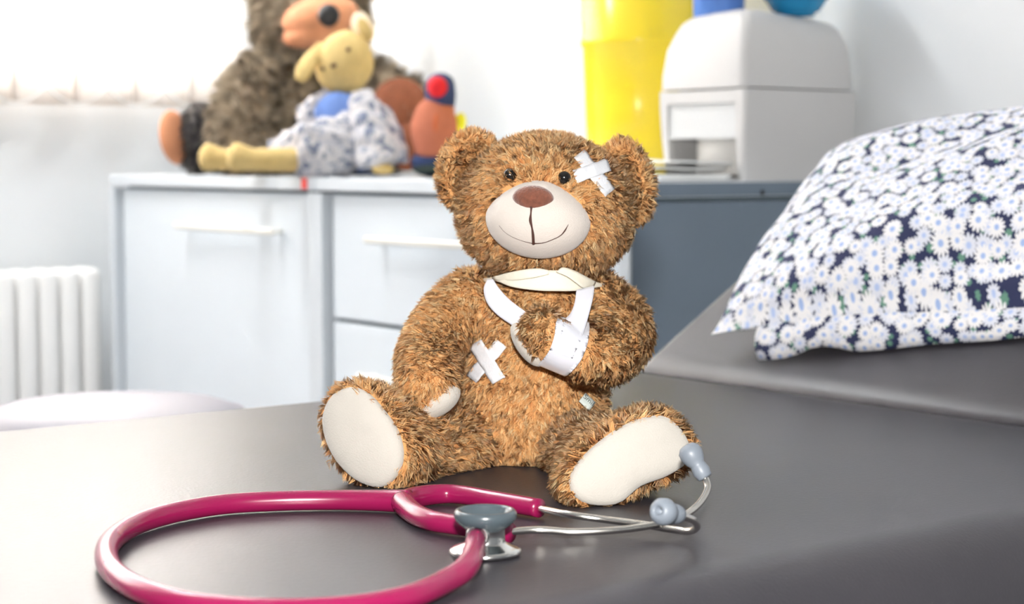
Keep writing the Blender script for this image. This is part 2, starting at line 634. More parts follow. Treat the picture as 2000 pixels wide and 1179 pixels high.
# radiator under the window
rd = thing('radiator', 'white column radiator on the wall below the window', 'radiator', (0.9, WALL_V - 0.09, 0))
ro = V3(*rd.location)
col0 = None
for i in range(26):
    uc = 1.60 - i * 0.0475
    if col0 is None:
        col0 = mesh_np('column', *box(-0.0212, 0.0212, -0.045, 0.045, 0.10, 0.545, 0.016, 4))
        col0.materials.append(M['radiator'])
        col0.shade_smooth()
    o = bpy.data.objects.new('column', col0)
    COL.objects.link(o)
    o.parent = rd
    o.location = (uc - ro[0], 0, 0)
part('header_pipe', join(tube([(1.60 - 25 * 0.0475, WALL_V - 0.09, 0.15), (1.60, WALL_V - 0.09, 0.15)], 0.014, 4, 12),
                         tube([(1.60 - 25 * 0.0475, WALL_V - 0.09, 0.50), (1.60, WALL_V - 0.09, 0.50)], 0.014, 4, 12)), M['radiator'], rd, ro)
for a in (0.5, 1.5):
    part('foot', box(a, a + 0.03, WALL_V - 0.12, WALL_V - 0.06, 0, 0.12), M['radiator'], rd, ro, False)


# unseen lamp under the ceiling, added to brighten the left wall, radiator and cabinets
cl = thing('added_fill_lamp', 'unseen long white lamp added overhead to brighten the left wall and cabinets', 'added lamp', (0.75, 2.9, ZC))
part('housing', join(box(0.12, 1.38, 2.76, 3.04, ZC - 0.03, ZC - 0.001), box(0.12, 1.38, 2.76, 2.772, ZC - 0.07, ZC - 0.03), box(0.12, 1.38, 3.028, 3.04, ZC - 0.07, ZC - 0.03)), M['sill'], cl, V3(*cl.location), False)
area('added_fill_light', (0.75, 2.9, ZC - 0.035), (0.75, 2.9, 0), 1.2, 0.24, 38, (0.95, 0.98, 1.0))

# ------------------------------------------------------------------ examination couch
HV0, HV1 = 0.655, 1.432          # couch near and far side
HINGE = 1.255
TILT = math.radians(31.5)
ct, st_ = math.cos(TILT), math.sin(TILT)
cc = thing('examination_couch', 'dark grey vinyl examination couch with its head end raised', 'couch', (0.3, (HV0 + HV1) / 2, 0))
co = V3(*cc.location)
LEFT = -0.75
th = 0.085


def cushion(s0, s1, v0, v1, r, thick, nx=8):
    """padded slab in (s, v, h): rounded long edges, top at h = 0"""
    prof = []
    for a in np.linspace(0, math.pi / 2, 9):
        prof.append((v0 + r - r * math.cos(a), -r + r * math.sin(a)))
    for a in np.linspace(math.pi / 2, 0, 9):
        prof.append((v1 - r * 0.35 + r * 0.35 * math.cos(a), -r * 0.35 + r * 0.35 * math.sin(a)))
    prof += [(v1, -thick), (v0, -thick)]
    R = []
    re = 0.012
    for s, d in [(s0, re), (s0 + re * 0.3, re * 0.3), (s0 + re, 0)] + [(s, 0) for s in np.linspace(s0 + 0.03, s1 - 0.03, nx)] + [(s1 - re, 0), (s1 - re * 0.3, re * 0.3), (s1, re)]:
        R.append(np.array([(s, v, h - (d if h > -thick else 0)) for v, h in prof]))
    return rings(R)


seat = cushion(LEFT, HINGE, HV0, HV1, 0.055, th)
seat[0][:, 2] += COUCH
part('seat_cushion', seat, M['couch'], cc, co)
hd = cushion(0.0, 0.42, HV0, HV1, 0.055, th)
h = hd[0].copy()
hd[0][:, 0] = HINGE + h[:, 0] * ct - h[:, 2] * st_
hd[0][:, 2] = COUCH + h[:, 0] * st_ + h[:, 2] * ct
keep = hd[0]
part('head_cushion', hd, M['couch'], cc, co)
part('frame', join(box(LEFT + 0.05, HINGE + 0.30, HV0 + 0.06, HV0 + 0.11, COUCH - 0.16, COUCH - 0.1), box(LEFT + 0.05, HINGE + 0.30, HV1 - 0.11, HV1 - 0.06, COUCH - 0.16, COUCH - 0.1),
                   box(LEFT + 0.05, LEFT + 0.1, HV0 + 0.11, HV1 - 0.11, COUCH - 0.16, COUCH - 0.1), box(HINGE + 0.25, HINGE + 0.30, HV0 + 0.11, HV1 - 0.11, COUCH - 0.16, COUCH - 0.1)), M['stool'], cc, co, False)
for x in (LEFT + 0.08, HINGE + 0.26):
    for y in (HV0 + 0.085, HV1 - 0.085):
        part('leg', box(x - 0.02, x + 0.02, y - 0.02, y + 0.02, 0, COUCH - 0.16), M['stool'], cc, co, False)
for y in (HV0 + 0.12, HV1 - 0.12):
    part('head_strut', tube([(HINGE + 0.27, y, COUCH - 0.13), (HINGE + 0.27, y, COUCH + 0.05)], 0.012, 4, 10), M['steel'], cc, co)

# stool glimpsed beyond the couch
sc_ = W(L(222, 800, 2.16))
stl = thing('padded_stool', 'round grey padded stool between the couch and the left cabinet', 'stool', (sc_[0], sc_[1], 0))
part('seat', lathe([(0.0, 0.41), (0.15, 0.41), (0.165, 0.42), (0.168, 0.445), (0.158, 0.468), (0.13, 0.477), (0.06, 0.481), (0.0, 0.482)]), M['stool'], stl)
part('column', lathe([(0.0, 0.04), (0.025, 0.04), (0.025, 0.42), (0.0, 0.42)], nc=20), M['steel'], stl)
part('base', lathe([(0.0, 0.0), (0.17, 0.0), (0.17, 0.02), (0.04, 0.05), (0.0, 0.05)]), M['black'], stl)

# ------------------------------------------------------------------ cabinets
CU, CV, CW, CD = 1.616, 1.843, 0.822, 0.485


def cabinet(v0, label, group, fronts, side_right):
    t = thing('filing_cabinet', label, 'cabinet', (CU, v0 + CW / 2, 0), group=group)
    o = V3(*t.location)
    v1 = v0 + CW
    body = part('body', join(box(CU + 0.002, CU + CD, v1 - 0.02, v1, 0.06, CAB - 0.027), box(CU + CD - 0.015, CU + CD, v0 + 0.02, v1 - 0.02, 0.06, CAB - 0.027),
                             box(CU + 0.002, CU + CD - 0.015, v0 + 0.02, v1 - 0.02, 0.06, 0.08), box(CU + 0.03, CU + CD - 0.02, v0 + 0.02, v1 - 0.02, 0.0, 0.06)), M['cab_frame'], t, o, False)
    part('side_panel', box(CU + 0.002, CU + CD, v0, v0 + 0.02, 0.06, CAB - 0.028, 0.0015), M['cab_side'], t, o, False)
    for a, b in ((v0, v0 + 0.021), (v1 - 0.021, v1)):
        part('face_stile', box(CU - 0.002, CU + 0.002, a, b, 0.06, CAB - 0.026), M['cab_frame'], t, o, False)
    part('top', box(CU - 0.003, CU + CD, v0, v1, CAB - 0.022, CAB, 0.002), M['cab_frame'], t, o, False)
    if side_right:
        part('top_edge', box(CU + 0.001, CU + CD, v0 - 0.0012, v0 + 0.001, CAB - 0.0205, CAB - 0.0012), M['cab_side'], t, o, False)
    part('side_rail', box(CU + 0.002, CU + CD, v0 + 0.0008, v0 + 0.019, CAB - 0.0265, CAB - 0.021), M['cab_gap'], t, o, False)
    part('inner_liner', box(CU + 0.034, CU + 0.04, v0 + 0.02, v1 - 0.02, 0.08, CAB - 0.022), M['cab_gap'], t, o, False)
    for kind, z0, z1, hz, h0, h1 in fronts:
        d = part(kind, box(CU + 0.013, CU + 0.034, v0 + 0.021, v1 - 0.033, z0, z1, 0.003), M['cab_front'], t, o, False)
        hp = join(box(CU - 0.018, CU - 0.008, h0, h1, hz - 0.006, hz + 0.006, 0.004, 3),
                  box(CU - 0.010, CU + 0.015, h0 + 0.01, h0 + 0.022, hz - 0.004, hz + 0.004), box(CU - 0.010, CU + 0.015, h1 - 0.022, h1 - 0.01, hz - 0.004, hz + 0.004))
        part('handle', hp, M['handle'], d, o)
    return t, o


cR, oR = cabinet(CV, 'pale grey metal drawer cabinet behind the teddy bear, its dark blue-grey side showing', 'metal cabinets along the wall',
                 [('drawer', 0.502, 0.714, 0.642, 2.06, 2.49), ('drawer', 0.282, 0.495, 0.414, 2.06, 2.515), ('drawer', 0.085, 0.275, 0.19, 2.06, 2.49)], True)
cL, oL = cabinet(CV + CW + 0.001, 'pale grey metal cabinet with one tall plain front under the stuffed animals', 'metal cabinets along the wall',
                 [('door', 0.085, 0.714, 0.645, 2.79, 3.17)], False)
part('lock_hole', lathe([(0.0, -0.0008), (0.0042, -0.0008), (0.0042, 0.002), (0, 0.002)], (1.868, CV, 0.7255), (0, -1, 0), 16), M['black'], cR, oR)
st2 = part('red_sticker', box(CU - 0.0065, CU - 0.0032, 2.688, 2.703, 0.722, 0.741, 0.001), M['red'], None, (0, 0, 0), False)
tag(st2, 'small red sticker on the top rim where the two cabinets meet', 'sticker')

# ------------------------------------------------------------------ bin, dispenser and friends on the right cabinet
bc = V3(1.975, 2.235, CAB)
bn = thing('waste_bin', 'tall yellow plastic waste bin standing beside the towel dispenser', 'bin', bc)
R0, H = 0.083, 0.42
part('body', lathe([(0, 0), (R0 - 0.006, 0), (R0, 0.006), (R0 + 0.005, 0.12), (R0 + 0.009, 0.215), (R0 + 0.0125, 0.218), (R0 + 0.0125, 0.226), (R0 + 0.010, 0.23), (R0 + 0.016, 0.40), (R0 + 0.012, 0.40), (0, 0.398)], nc=64), M['yellow'], bn)
part('lid', lathe([(0, 0.398), (R0 + 0.022, 0.398), (R0 + 0.022, 0.412), (R0 + 0.012, 0.428), (0, 0.432)], nc=64), M['yellow'], bn)

du0, du1, dv0, dv1 = 1.86, 2.085, 1.872, 2.042
dp = thing('towel_dispenser', 'white plastic paper towel dispenser with a curved top and open front', 'dispenser', ((du0 + du1) / 2, (dv0 + dv1) / 2, CAB))
do = V3(*dp.location)


def rrect(z, g, r=0.016, n=6):
    """rounded rectangle outline of the dispenser at height z grown by g, ccw from above"""
    x0, x1, y0, y1 = du0 - g, du1 + g * 0.4, dv0 - g, dv1 + g
    P = []
    for cx, cy, a0 in ((x1 - r, y1 - r, 0), (x0 + r, y1 - r, 90), (x0 + r, y0 + r, 180), (x1 - r, y0 + r, 270)):
        for a in np.linspace(a0, a0 + 90, n):
            P.append((cx + r * math.cos(math.radians(a)), cy + r * math.sin(math.radians(a)), z))
    return np.array(P)


zs = CAB + 0.136
up = []
for z, g in ((0.0, 0.0085), (0.02, 0.008), (0.06, 0.003), (0.09, -0.006), (0.104, -0.013), (0.112, -0.022), (0.1165, -0.034), (0.119, -0.055)):
    up.append(rrect(zs + z, g, 0.016))
# bow the top: lower towards the sides of the lid
cx_, cy_ = (du0 + du1) / 2, (dv0 + dv1) / 2
for r in up[3:]:
    k = (np.abs(r[:, 0] - du0 - 0.02) / (du1 - du0))
    r[:, 2] -= 0.018 * np.clip(k, 0, 1) ** 2 * ((r[:, 2] - zs) / 0.119) + 0.006 * (np.clip((r[:, 1] - dv0) / (dv1 - dv0), 0, 1)) ** 2
flat_shade_fix(part('cover', rings(up), M['disp'], dp, do), 50)
# lower shell: two sides, back, base, front posts
gz = lambda z: 0.0080 * math.sin(math.pi * min(1, max(0, (z - CAB) / 0.27)))
lowR, lowL, back = [], [], []


def wall_loft(f):
    return rings([np.array(f(z)) for z in np.linspace(CAB + 0.001, zs - 0.002, 7)])


post = 0.012
sh = [wall_loft(lambda z: [(du0 - gz(z) + 0.004, dv0 - gz(z), z), (du0 - gz(z), dv0 - gz(z) + 0.004, z), (du0 - gz(z), dv0 + post, z), (du0 + 0.006, dv0 + post, z), (du0 + 0.012, dv0 + 0.004, z), (du1, dv0 + 0.004, z), (du1 + gz(z) * 0.4, dv0 - gz(z), z)]),
      wall_loft(lambda z: [(du1 + gz(z) * 0.4, dv1 + gz(z), z), (du1, dv1 - 0.004, z), (du0 + 0.012, dv1 - 0.004, z), (du0 + 0.006, dv1 - post, z), (du0 - gz(z), dv1 - post, z), (du0 - gz(z), dv1 + gz(z) - 0.004, z), (du0 - gz(z) + 0.004, dv1 + gz(z), z)]),
      wall_loft(lambda z: [(du1, dv0 + 0.004, z), (du1 - 0.004, dv0 + 0.004, z), (du1 - 0.004, dv1 - 0.004, z), (du1, dv1 - 0.004, z)]),
      box(du0, du1 - 0.004, dv0 + 0.004, dv1 - 0.004, CAB, CAB + 0.004),
      box(du0 - 0.008, du0 + 0.004, dv0 + post, dv1 - post, zs - 0.022, zs - 0.003)]
part('shell', join(*sh), M['disp'], dp, do, False)
part('front_panel', box(du0 - 0.003, du0 + 0.002, dv0 + post, dv1 - post, CAB + 0.062, zs - 0.0225, 0.001), M['disp_in'], dp, do, False)
rl = lathe([(0.0, 0.004), (0.02, 0.004), (0.068, 0.004), (0.070, 0.006), (0.070, 0.098), (0.068, 0.10), (0.02, 0.10), (0.0, 0.10)], (du0 + 0.078, dv0 + 0.080, CAB + 0.0045))
tag(part('towel_roll', rl, M['roll'], None), 'white paper towel roll inside the dispenser opening', 'paper roll')


# crumpled paper slips beside the dispenser
def paper(name, u0, u1, v0, v1, z, amp, seed, lab, thick=0.004, lift=0.0):
    r = np.random.default_rng(seed)
    n, m = 12, 12
    ph = r.uniform(0, 6, 4)
    G = np.zeros((n, m, 3))
    for i in range(n):
        for j in range(m):
            a, b = i / (n - 1), j / (m - 1)
            zz = z + amp * (1 + 0.5 * math.sin(5 * a + ph[0]) + 0.5 * math.sin(4 * b + ph[1])) + lift * b * b
            G[i, j] = (u0 + (u1 - u0) * a + 0.004 * math.sin(6 * b + ph[2]), v0 + (v1 - v0) * b + 0.004 * math.sin(5 * a + ph[3]), zz)
    N = np.tile(V3(0, 0, 1), (n, m, 1))
    o = part(name, shell(G, N, thick), M['paper'], None)
    return tag(o, lab, 'paper', 'papers beside the dispenser')


paper('paper_stack', 1.70, 1.84, 1.885, 2.16, CAB + 0.0055, 0.0, 1, 'lowest flat stack of white paper beside the yellow bin', 0.009)
paper('paper_sheet', 1.72, 1.85, 1.90, 2.14, CAB + 0.014, 0.003, 2, 'bent white paper sheet lying under the top towel', 0.003, 0.006)
paper('paper_towel', 1.74, 1.856, 1.885, 2.13, CAB + 0.024, 0.002, 3, 'topmost crumpled white paper towel pulled from the dispenser', 0.003, 0.011)

# blue tubs on top of the dispenser
zt = CAB + 0.249
tb = thing('blue_tub', 'periwinkle blue plastic tub on the front of the dispenser top', 'tub', (1.925, 1.995, zt - 0.0035))
part('body', lathe([(0, 0), (0.036, 0), (0.0385, 0.003), (0.042, 0.10), (0.046, 0.102), (0.046, 0.107), (0.040, 0.107), (0.037, 0.006), (0, 0.005)]), M['blue'], tb)
part('lid', lathe([(0, 0.1075), (0.048, 0.1075), (0.048, 0.118), (0.044, 0.122), (0, 0.123)]), M['blue'], tb)
tq = thing('turquoise_bowl', 'turquoise plastic bowl behind the blue tub on the dispenser', 'bowl', (2.020, 1.925, zt + 0.0035))
part('body', lathe([(0, 0), (0.028, 0), (0.036, 0.004), (0.056, 0.035), (0.07, 0.075), (0.072, 0.075), (0.058, 0.033), (0.036, 0.007), (0, 0.006)]), M['teal'], tq)
part('foot_ring', lathe([(0.024, -0.0035), (0.028, -0.0035), (0.028, 0.002), (0.024, 0.002), (0.024, -0.0035)]), M['teal'], tq)

# ------------------------------------------------------------------ pillow
pl = None
PS0, PS1, PV0, PV1 = -0.165, 0.165, -0.35, 0.35      # extent along the slope and across
ns, nv_ = 44, 70


def pillow_pt(a, b, side):
    """a along slope 0..1, b across 0..1 (1 = far/left), side +1 top, -1 bottom; returns (s, v, h)"""
    x, y = 2 * a - 1, 2 * b - 1
    pin = 0.05
    s = (PS0 + PS1) / 2 + x * (PS1 - PS0) / 2 * (1 - pin * (1 - y * y) * 0.9)
    v = (PV0 + PV1) / 2 + y * (PV1 - PV0) / 2 * (1 - pin * (1 - x * x) * 0.7)
    prof = (max(0, 1 - abs(x) ** 3.4)) ** 0.62 * (max(0, 1 - abs(y) ** 6.0)) ** 0.60
    h = 0.040 + (0.062 if side > 0 else 0.036) * prof * side
    h += 0.012 * (a - 0.2)
    rot = math.radians(14.5)
    s, v = 0.287 + s * math.cos(rot) - v * math.sin(rot), 1.030 + s * math.sin(rot) + v * math.cos(rot)
    # slack folds
    h += side * prof * (0.004 * math.sin(9 * y + 4 * x) + 0.003 * math.sin(17 * x * 0.6 + 6 * y)) if side > 0 else 0
    if side > 0:
        h -= 0.010 * math.exp(-((x + 0.80) / 0.12) ** 2) * math.exp(-((y - 0.05) / 0.35) ** 2)
    h -= 0.014 * math.exp(-((x + 1) / 0.25) ** 2) * (0.6 + 0.4 * math.cos(5 * y))
    return s, v, max(h, 0.002)


top = [[pillow_pt(i / (ns - 1), j / (nv_ - 1), 1) for j in range(nv_)] for i in range(ns)]
bot = [[pillow_pt(i / (ns - 1), j / (nv_ - 1), -1) for j in range(nv_)] for i in range(ns)]


def slope_pt(p):
    s, v, hh = p
    return (HINGE + s * ct - hh * st_, v, COUCH + s * st_ + hh * ct)


verts = [slope_pt(p) for r in top for p in r] + [slope_pt((p[0], p[1], min(p[2], q[2] - 0.0))) for r, rr in zip(bot, top) for p, q in zip(r, rr)]
kk = ns * nv_
fs = grid_faces(ns, nv_)
fs = [tuple(reversed(f)) for f in fs] + [tuple(i + kk for i in f) for f in fs]
rim = [j for j in range(nv_)] + [i * nv_ + nv_ - 1 for i in range(1, ns)] + [(ns - 1) * nv_ + j for j in range(nv_ - 2, -1, -1)] + [i * nv_ for i in range(ns - 2, 0, -1)]
for a, b in zip(rim, rim[1:] + rim[:1]):
    fs.append((a, b, b + kk, a + kk))
me = mesh_np('pillow', np.array(verts), fs)
uvl = me.uv_layers.new(name='UVMap')
uvv = []
for side in (0, 1):
    for i in range(ns):
        for j in range(nv_):
            uvv.append((j / (nv_ - 1) * 1.9 + side * 3.1, i / (ns - 1) * 1.02))
uvv = np.array(uvv)
idx = np.zeros(len(me.loops), dtype=np.int32)
me.loops.foreach_get('vertex_index', idx)
uvl.data.foreach_set('uv', uvv[idx].astype(np.float32).ravel())
pc = W((0, 0, 0))
pil = thing('pillow', 'white daisy print pillow with navy ground on the raised couch end', 'pillow', slope_pt((0.287, 1.030, 0)))
po = V3(*pil.location)
me.transform(Matrix.Translation(-Vector(po)))
link('pillowcase', me, M['daisy'], pil)
# hem flap of the case along the near edge
fl0, fl1, fluv = [], [], []
for j in range(40):
    b = 0.06 + 0.86 * j / 39
    s, v, hh = pillow_pt(0.0, b, 1)
    wob = 0.004 * math.sin(11 * b * 3) + 0.003 * math.sin(40 * b)
    gap = 1 - 0.85 * math.exp(-((b - 0.45) / 0.05) ** 2)
    fl0.append(slope_pt((s + 0.006, v, hh + 0.002)))
    fl1.append(slope_pt((s - 0.018 * gap * min(1, (1 - b) * 8 + 0.3) + wob * 0.3, v - 0.004, max(0.0035, hh - 0.030 * gap + wob))))
G = np.array([[np.array(p) * (1 - t) + np.array(q) * t + V3(-0.006, 0, 0) * math.sin(math.pi * t) for t in np.linspace(0, 1, 6)] for p, q in zip(fl0, fl1)])
du = np.gradient(G, axis=0)
dv = np.gradient(G, axis=1)
N = np.cross(du, dv)
N /= np.linalg.norm(N, axis=2)[:, :, None]
fv, ff = shell(G, N, 0.0015)
me = mesh_np('hem_flap', fv - po, ff)
uvl = me.uv_layers.new(name='UVMap')
uvv = np.array([(i / 39 * 1.75 + 7.0, j / 5 * 0.12) for s in (0, 1) for i in range(40) for j in range(6)])
idx = np.zeros(len(me.loops), dtype=np.int32)
me.loops.foreach_get('vertex_index', idx)
uvl.data.foreach_set('uv', uvv[idx].astype(np.float32).ravel())
link('hem_flap', me, M['daisy'], pil)


# ------------------------------------------------------------------ fur
def tris_of(vf, face_ok=None):
    V, Fc = vf
    T = []
    for i, f in enumerate(Fc):
        if face_ok is not None and not face_ok[i]:
            continue
        for a in range(1, len(f) - 1):
            T.append((f[0], f[a], f[a + 1]))
    return np.asarray(V, float), np.array(T)


def vnormals(V, T):
    N = np.zeros_like(V)
    fn = np.cross(V[T[:, 1]] - V[T[:, 0]], V[T[:, 2]] - V[T[:, 0]])
    for k in range(3):
        np.add.at(N, T[:, k], fn)
    N /= np.linalg.norm(N, axis=1)[:, None] + 1e-15
    c = V.mean(0)
    if ((V - c) * N).sum() < 0:
        N = -N
    return N


WV = rng.normal(0, 1, (6, 3)) * 70
WA = rng.normal(0, 1, (6, 3))
WP = rng.uniform(0, 6.28, 6)


def flow(P, s=1.0):
    return (np.sin(P @ WV.T * s + WP) @ WA) * 0.45


def grow(vf, density, length, comb, per=7, width=0.0006, spread=0.0011, lean=1.0, curl=0.0021, press=None, skip=None, face_ok=None, off=(0, 0, 0), flow_s=1.0, swirl=0.5):
    """base mesh plus modelled tufts of fur -> (verts, faces, tint, normal)"""
    V, T = tris_of(vf, face_ok)
    Va, Ta = tris_of(vf)
    N = vnormals(Va, Ta)
    ar = np.linalg.norm(np.cross(V[T[:, 1]] - V[T[:, 0]], V[T[:, 2]] - V[T[:, 0]]), axis=1) / 2
    n = int(ar.sum() * density)
    t = rng.choice(len(T), n, p=ar / ar.sum())
    a, b = rng.random(n), rng.random(n)
    m = a + b > 1
    a[m], b[m] = 1 - a[m], 1 - b[m]
    c = 1 - a - b
    P = V[T[t, 0]] * c[:, None] + V[T[t, 1]] * a[:, None] + V[T[t, 2]] * b[:, None]
    Nn = N[T[t, 0]] * c[:, None] + N[T[t, 1]] * a[:, None] + N[T[t, 2]] * b[:, None]
    Nn /= np.linalg.norm(Nn, axis=1)[:, None] + 1e-12
    if skip is not None:
        k = ~skip(P)
        P, Nn = P[k], Nn[k]
    n = len(P)
    ln = length * rng.uniform(0.75, 1.2, n)
    if press is not None and len(press):
        Q = np.asarray(press)
        for i0 in range(0, n, 4000):
            d = np.sqrt(((P[i0:i0 + 4000, None, :] - Q[None, :, :3]) ** 2).sum(2))
            k = np.where(d < Q[None, :, 3], Q[None, :, 4], 1.0).min(1)
            ln[i0:i0 + 4000] *= k
        k = ln > 1e-6
        P, Nn, ln = P[k], Nn[k], ln[k]
        n = len(P)
    C = comb(P) + swirl * flow(P, flow_s) + 0.35 * rng.normal(0, 1, (n, 3))
    C -= (C * Nn).sum(1)[:, None] * Nn
    D = Nn + lean * C
    D /= np.linalg.norm(D, axis=1)[:, None]
    side = np.cross(D, Nn)
    side /= np.linalg.norm(side, axis=1)[:, None] + 1e-9
    tint = np.clip(0.5 + 0.22 * rng.normal(0, 1, n) + 0.03 * flow(P, 0.6)[:, 0], 0, 1)
    # strands
    S = n * per
    rep = np.repeat(np.arange(n), per)
    e1 = rng.normal(0, spread, S)[:, None]
    e2 = rng.normal(0, spread, S)[:, None]
    fwd = np.cross(Nn, side)
    root = P[rep] + side[rep] * e1 + fwd[rep] * e2 - Nn[rep] * 0.0008
    tip = P[rep] + D[rep] * (ln[rep] * rng.uniform(0.8, 1.1, S))[:, None] + 0.45 * (side[rep] * e1 + fwd[rep] * e2)
    bend = (rng.normal(0, curl, n)[rep] + rng.normal(0, curl * 0.4, S))[:, None]
    mid = 0.5 * (root + tip) + Nn[rep] * (0.12 * ln[rep])[:, None] + side[rep] * bend
    ax = rng.normal(0, 1, (S, 3))
    dr = tip - root
    w = np.cross(dr, ax)
    w /= np.linalg.norm(w, axis=1)[:, None] + 1e-12
    w *= (width * rng.uniform(0.7, 1.25, S))[:, None] / 2
    X = np.empty((S, 5, 3))
    X[:, 0], X[:, 1] = root - w, root + w
    X[:, 2], X[:, 3] = mid - w * 0.95, mid + w * 0.95
    X[:, 4] = tip
    base = np.arange(S)[:, None] * 5 + len(Va)
    tri = np.stack([base + [0, 1, 3], base + [0, 3, 2], base + [2, 3, 4]], 1).reshape(-1, 3)
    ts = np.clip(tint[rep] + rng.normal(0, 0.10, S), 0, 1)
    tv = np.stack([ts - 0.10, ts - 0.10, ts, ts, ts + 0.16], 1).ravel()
    nn = Nn + 0.40 * rng.normal(0, 1, (n, 3)) + 0.25 * D
    nn /= np.linalg.norm(nn, axis=1)[:, None]
    nv = np.repeat(nn[rep], 5, 0)
    bt = tris_of(vf)[1]
    return (np.vstack([Va, X.reshape(-1, 3)]) - np.asarray(off), np.vstack([bt, tri]),
            np.concatenate([np.full(len(Va), 0.45), np.clip(tv, 0, 1)]), np.vstack([N, nv]))


def furred(name, g, mat, parent):
    V, T, tint, nrm = g
    V[:, 2] = np.maximum(V[:, 2], 0.0006)       # nothing sinks into what carries the toy
    me = bpy.data.meshes.new(name)
    me.vertices.add(len(V))
    me.vertices.foreach_set('co', V.astype(np.float32).ravel())
    me.loops.add(len(T) * 3)
    me.loops.foreach_set('vertex_index', T.astype(np.int32).ravel())
    me.polygons.add(len(T))
    me.polygons.foreach_set('loop_start', np.arange(0, len(T) * 3, 3, dtype=np.int32))
    a = me.attributes.new('tint', 'FLOAT', 'POINT')
    a.data.foreach_set('value', tint.astype(np.float32))
    a = me.attributes.new('fnrm', 'FLOAT_VECTOR', 'POINT')
    a.data.foreach_set('vector', nrm.astype(np.float32).ravel())
    me.update(calc_edges=True)
    return link(name, me, mat, parent)


def bvh(vf):
    return BVHTree.FromPolygons([Vector(v) for v in vf[0]], [tuple(f) for f in vf[1]])


CAMP = Vector((0, 0, EYE))


def rc(trees, px, py, lift=0.0):
    """where the sight line through a pixel meets the given surfaces -> point, normal"""
    d = Vector(L(px, py, 1.0)) - CAMP
    d.normalize()
    best = None
    for t in trees:
        h, n, i, dist = t.ray_cast(CAMP, d)
        if h is not None and (best is None or dist < best[2]):
            if n.dot(d) > 0: n = -n
            best = (np.array(h), np.array(n), dist)
    if best is None:
        return None
    return best[0] + best[1] * lift, best[1]


# ------------------------------------------------------------------ the teddy bear
BB = L(1015, 880, 1.335)
BB[2] = COUCH
bear = thing('teddy_bear', 'golden brown teddy bear with its arm in a white sling', 'teddy bear', W(BB), YAW)
PXM = 1.30 / FPX

head_ax = rot_axes(roll=4, yaw=-5, pitch=2)


def head_def(p):
    q = p.copy()
    z = p[:, 2]
    q[:, 0] *= 1 + 0.05 * np.clip(-z, -1, 1) - 0.05 * np.clip(z, 0, 1) ** 2
    q[:, 2] = np.where(z > 0, z * 1.0, z * 1.0)
    q = np.sign(q) * np.abs(q) ** 0.94
    return q


hc = L(1066, 407, 1.322)
head_b = ellipsoid(hc, (0.0610, 0.056, 0.0510), head_ax, 48, 32, head_def)
muz_ax = rot_axes(roll=5, yaw=-6, pitch=6)
mc = L(1051, 428, 1.274)


def muz_def(p):
    q = p.copy()
    z = p[:, 2]
    q[:, 0] *= np.where(z > 0, 1 - 0.30 * z ** 1.5, 1.0 - 0.02 * z ** 2) if True else 1
    return q


z_safe = lambda z: np.abs(z)


def muz_def2(p):
    q = p.copy()
    z = np.clip(p[:, 2], 0, 1)
    q[:, 0] *= 1 - 0.28 * z ** 1.4
    return q


muzzle_b = ellipsoid(mc, (0.0375, 0.031, 0.0278), muz_ax, 44, 30, muz_def2)

torso_rows = [  # py, centre px, half width px, distance, half depth (m)
    (520, 1060, 62, 1.330, 0.026), (556, 1058, 92, 1.332, 0.036), (600, 1052, 118, 1.334, 0.043), (660, 1042, 128, 1.336, 0.048),
    (730, 1035, 138, 1.338, 0.052), (800, 1032, 146, 1.338, 0.055), (850, 1025, 146, 1.338, 0.053), (880, 1018, 128, 1.338, 0.046)]
tp, ta, tb_ = [], [], []
for py, cx, hw, F, dp_ in torso_rows:
    tp.append(L(cx, py, F)); ta.append(hw * F / FPX); tb_.append(dp_)
torso_b = loft(tp, ta, tb_, (1, 0, 0), 30, 36, (0.5, 0.35))


def limb(rows, cap=(0.9, 0.9), power=2.0):
    return loft([L(px, py, F) for px, py, F, a, b in rows], [a for *_, a, b in rows], [b for *_, b in rows], (0, 1, 0.15), 30, 28, cap, power=power)


armL_b = limb([(925, 588, 1.328, 0.022, 0.022), (880, 625, 1.318, 0.024, 0.0215), (843, 680, 1.296, 0.024, 0.0205), (834, 735, 1.266, 0.0215, 0.0190), (836, 764, 1.252, 0.0195, 0.0180)], (0.9, 0.65))
armR_b = limb([(1158, 588, 1.328, 0.022, 0.021), (1196, 625, 1.320, 0.025, 0.0225), (1207, 661, 1.302, 0.0255, 0.0225), (1178, 688, 1.278, 0.0215, 0.0195), (1125, 690, 1.262, 0.0175, 0.0165), (1082, 668, 1.252, 0.0140, 0.0165), (1052, 634, 1.248, 0.0130, 0.0130)], (0.9, 0.55))


def ear(px, py, F, hw, hh, roll, yaw):
    ax = rot_axes(roll=roll, yaw=yaw, pitch=4)

    def dfm(p):
        q = p.copy()
        f = p[:, 1] < 0
        r2 = p[:, 0] ** 2 + p[:, 2] ** 2
        q[:, 1] = np.where(f, p[:, 1] * 0.9 + 1.15 * np.clip(1 - r2 * 1.35, 0, 1), p[:, 1])
        return q
    return ellipsoid(L(px, py, F), (hw * F / FPX, 0.0125, hh * F / FPX), ax, 36, 24, dfm)


earL_b = ear(917, 334, 1.334, 54, 74, 12, 14)
earR_b = ear(1222, 358, 1.334, 47, 80, -10, -24)


def plane_pts(poly, c, n):
    """photo outline laid on the plane of a foot sole"""
    out = []
    for px, py in poly:
        d = L(px, py, 1.0) - np.array([0, 0, EYE])
        k = ((c - np.array([0, 0, EYE])) @ n) / (d @ n)
        out.append(np.array([0, 0, EYE]) + d * k)
    return np.array(out)


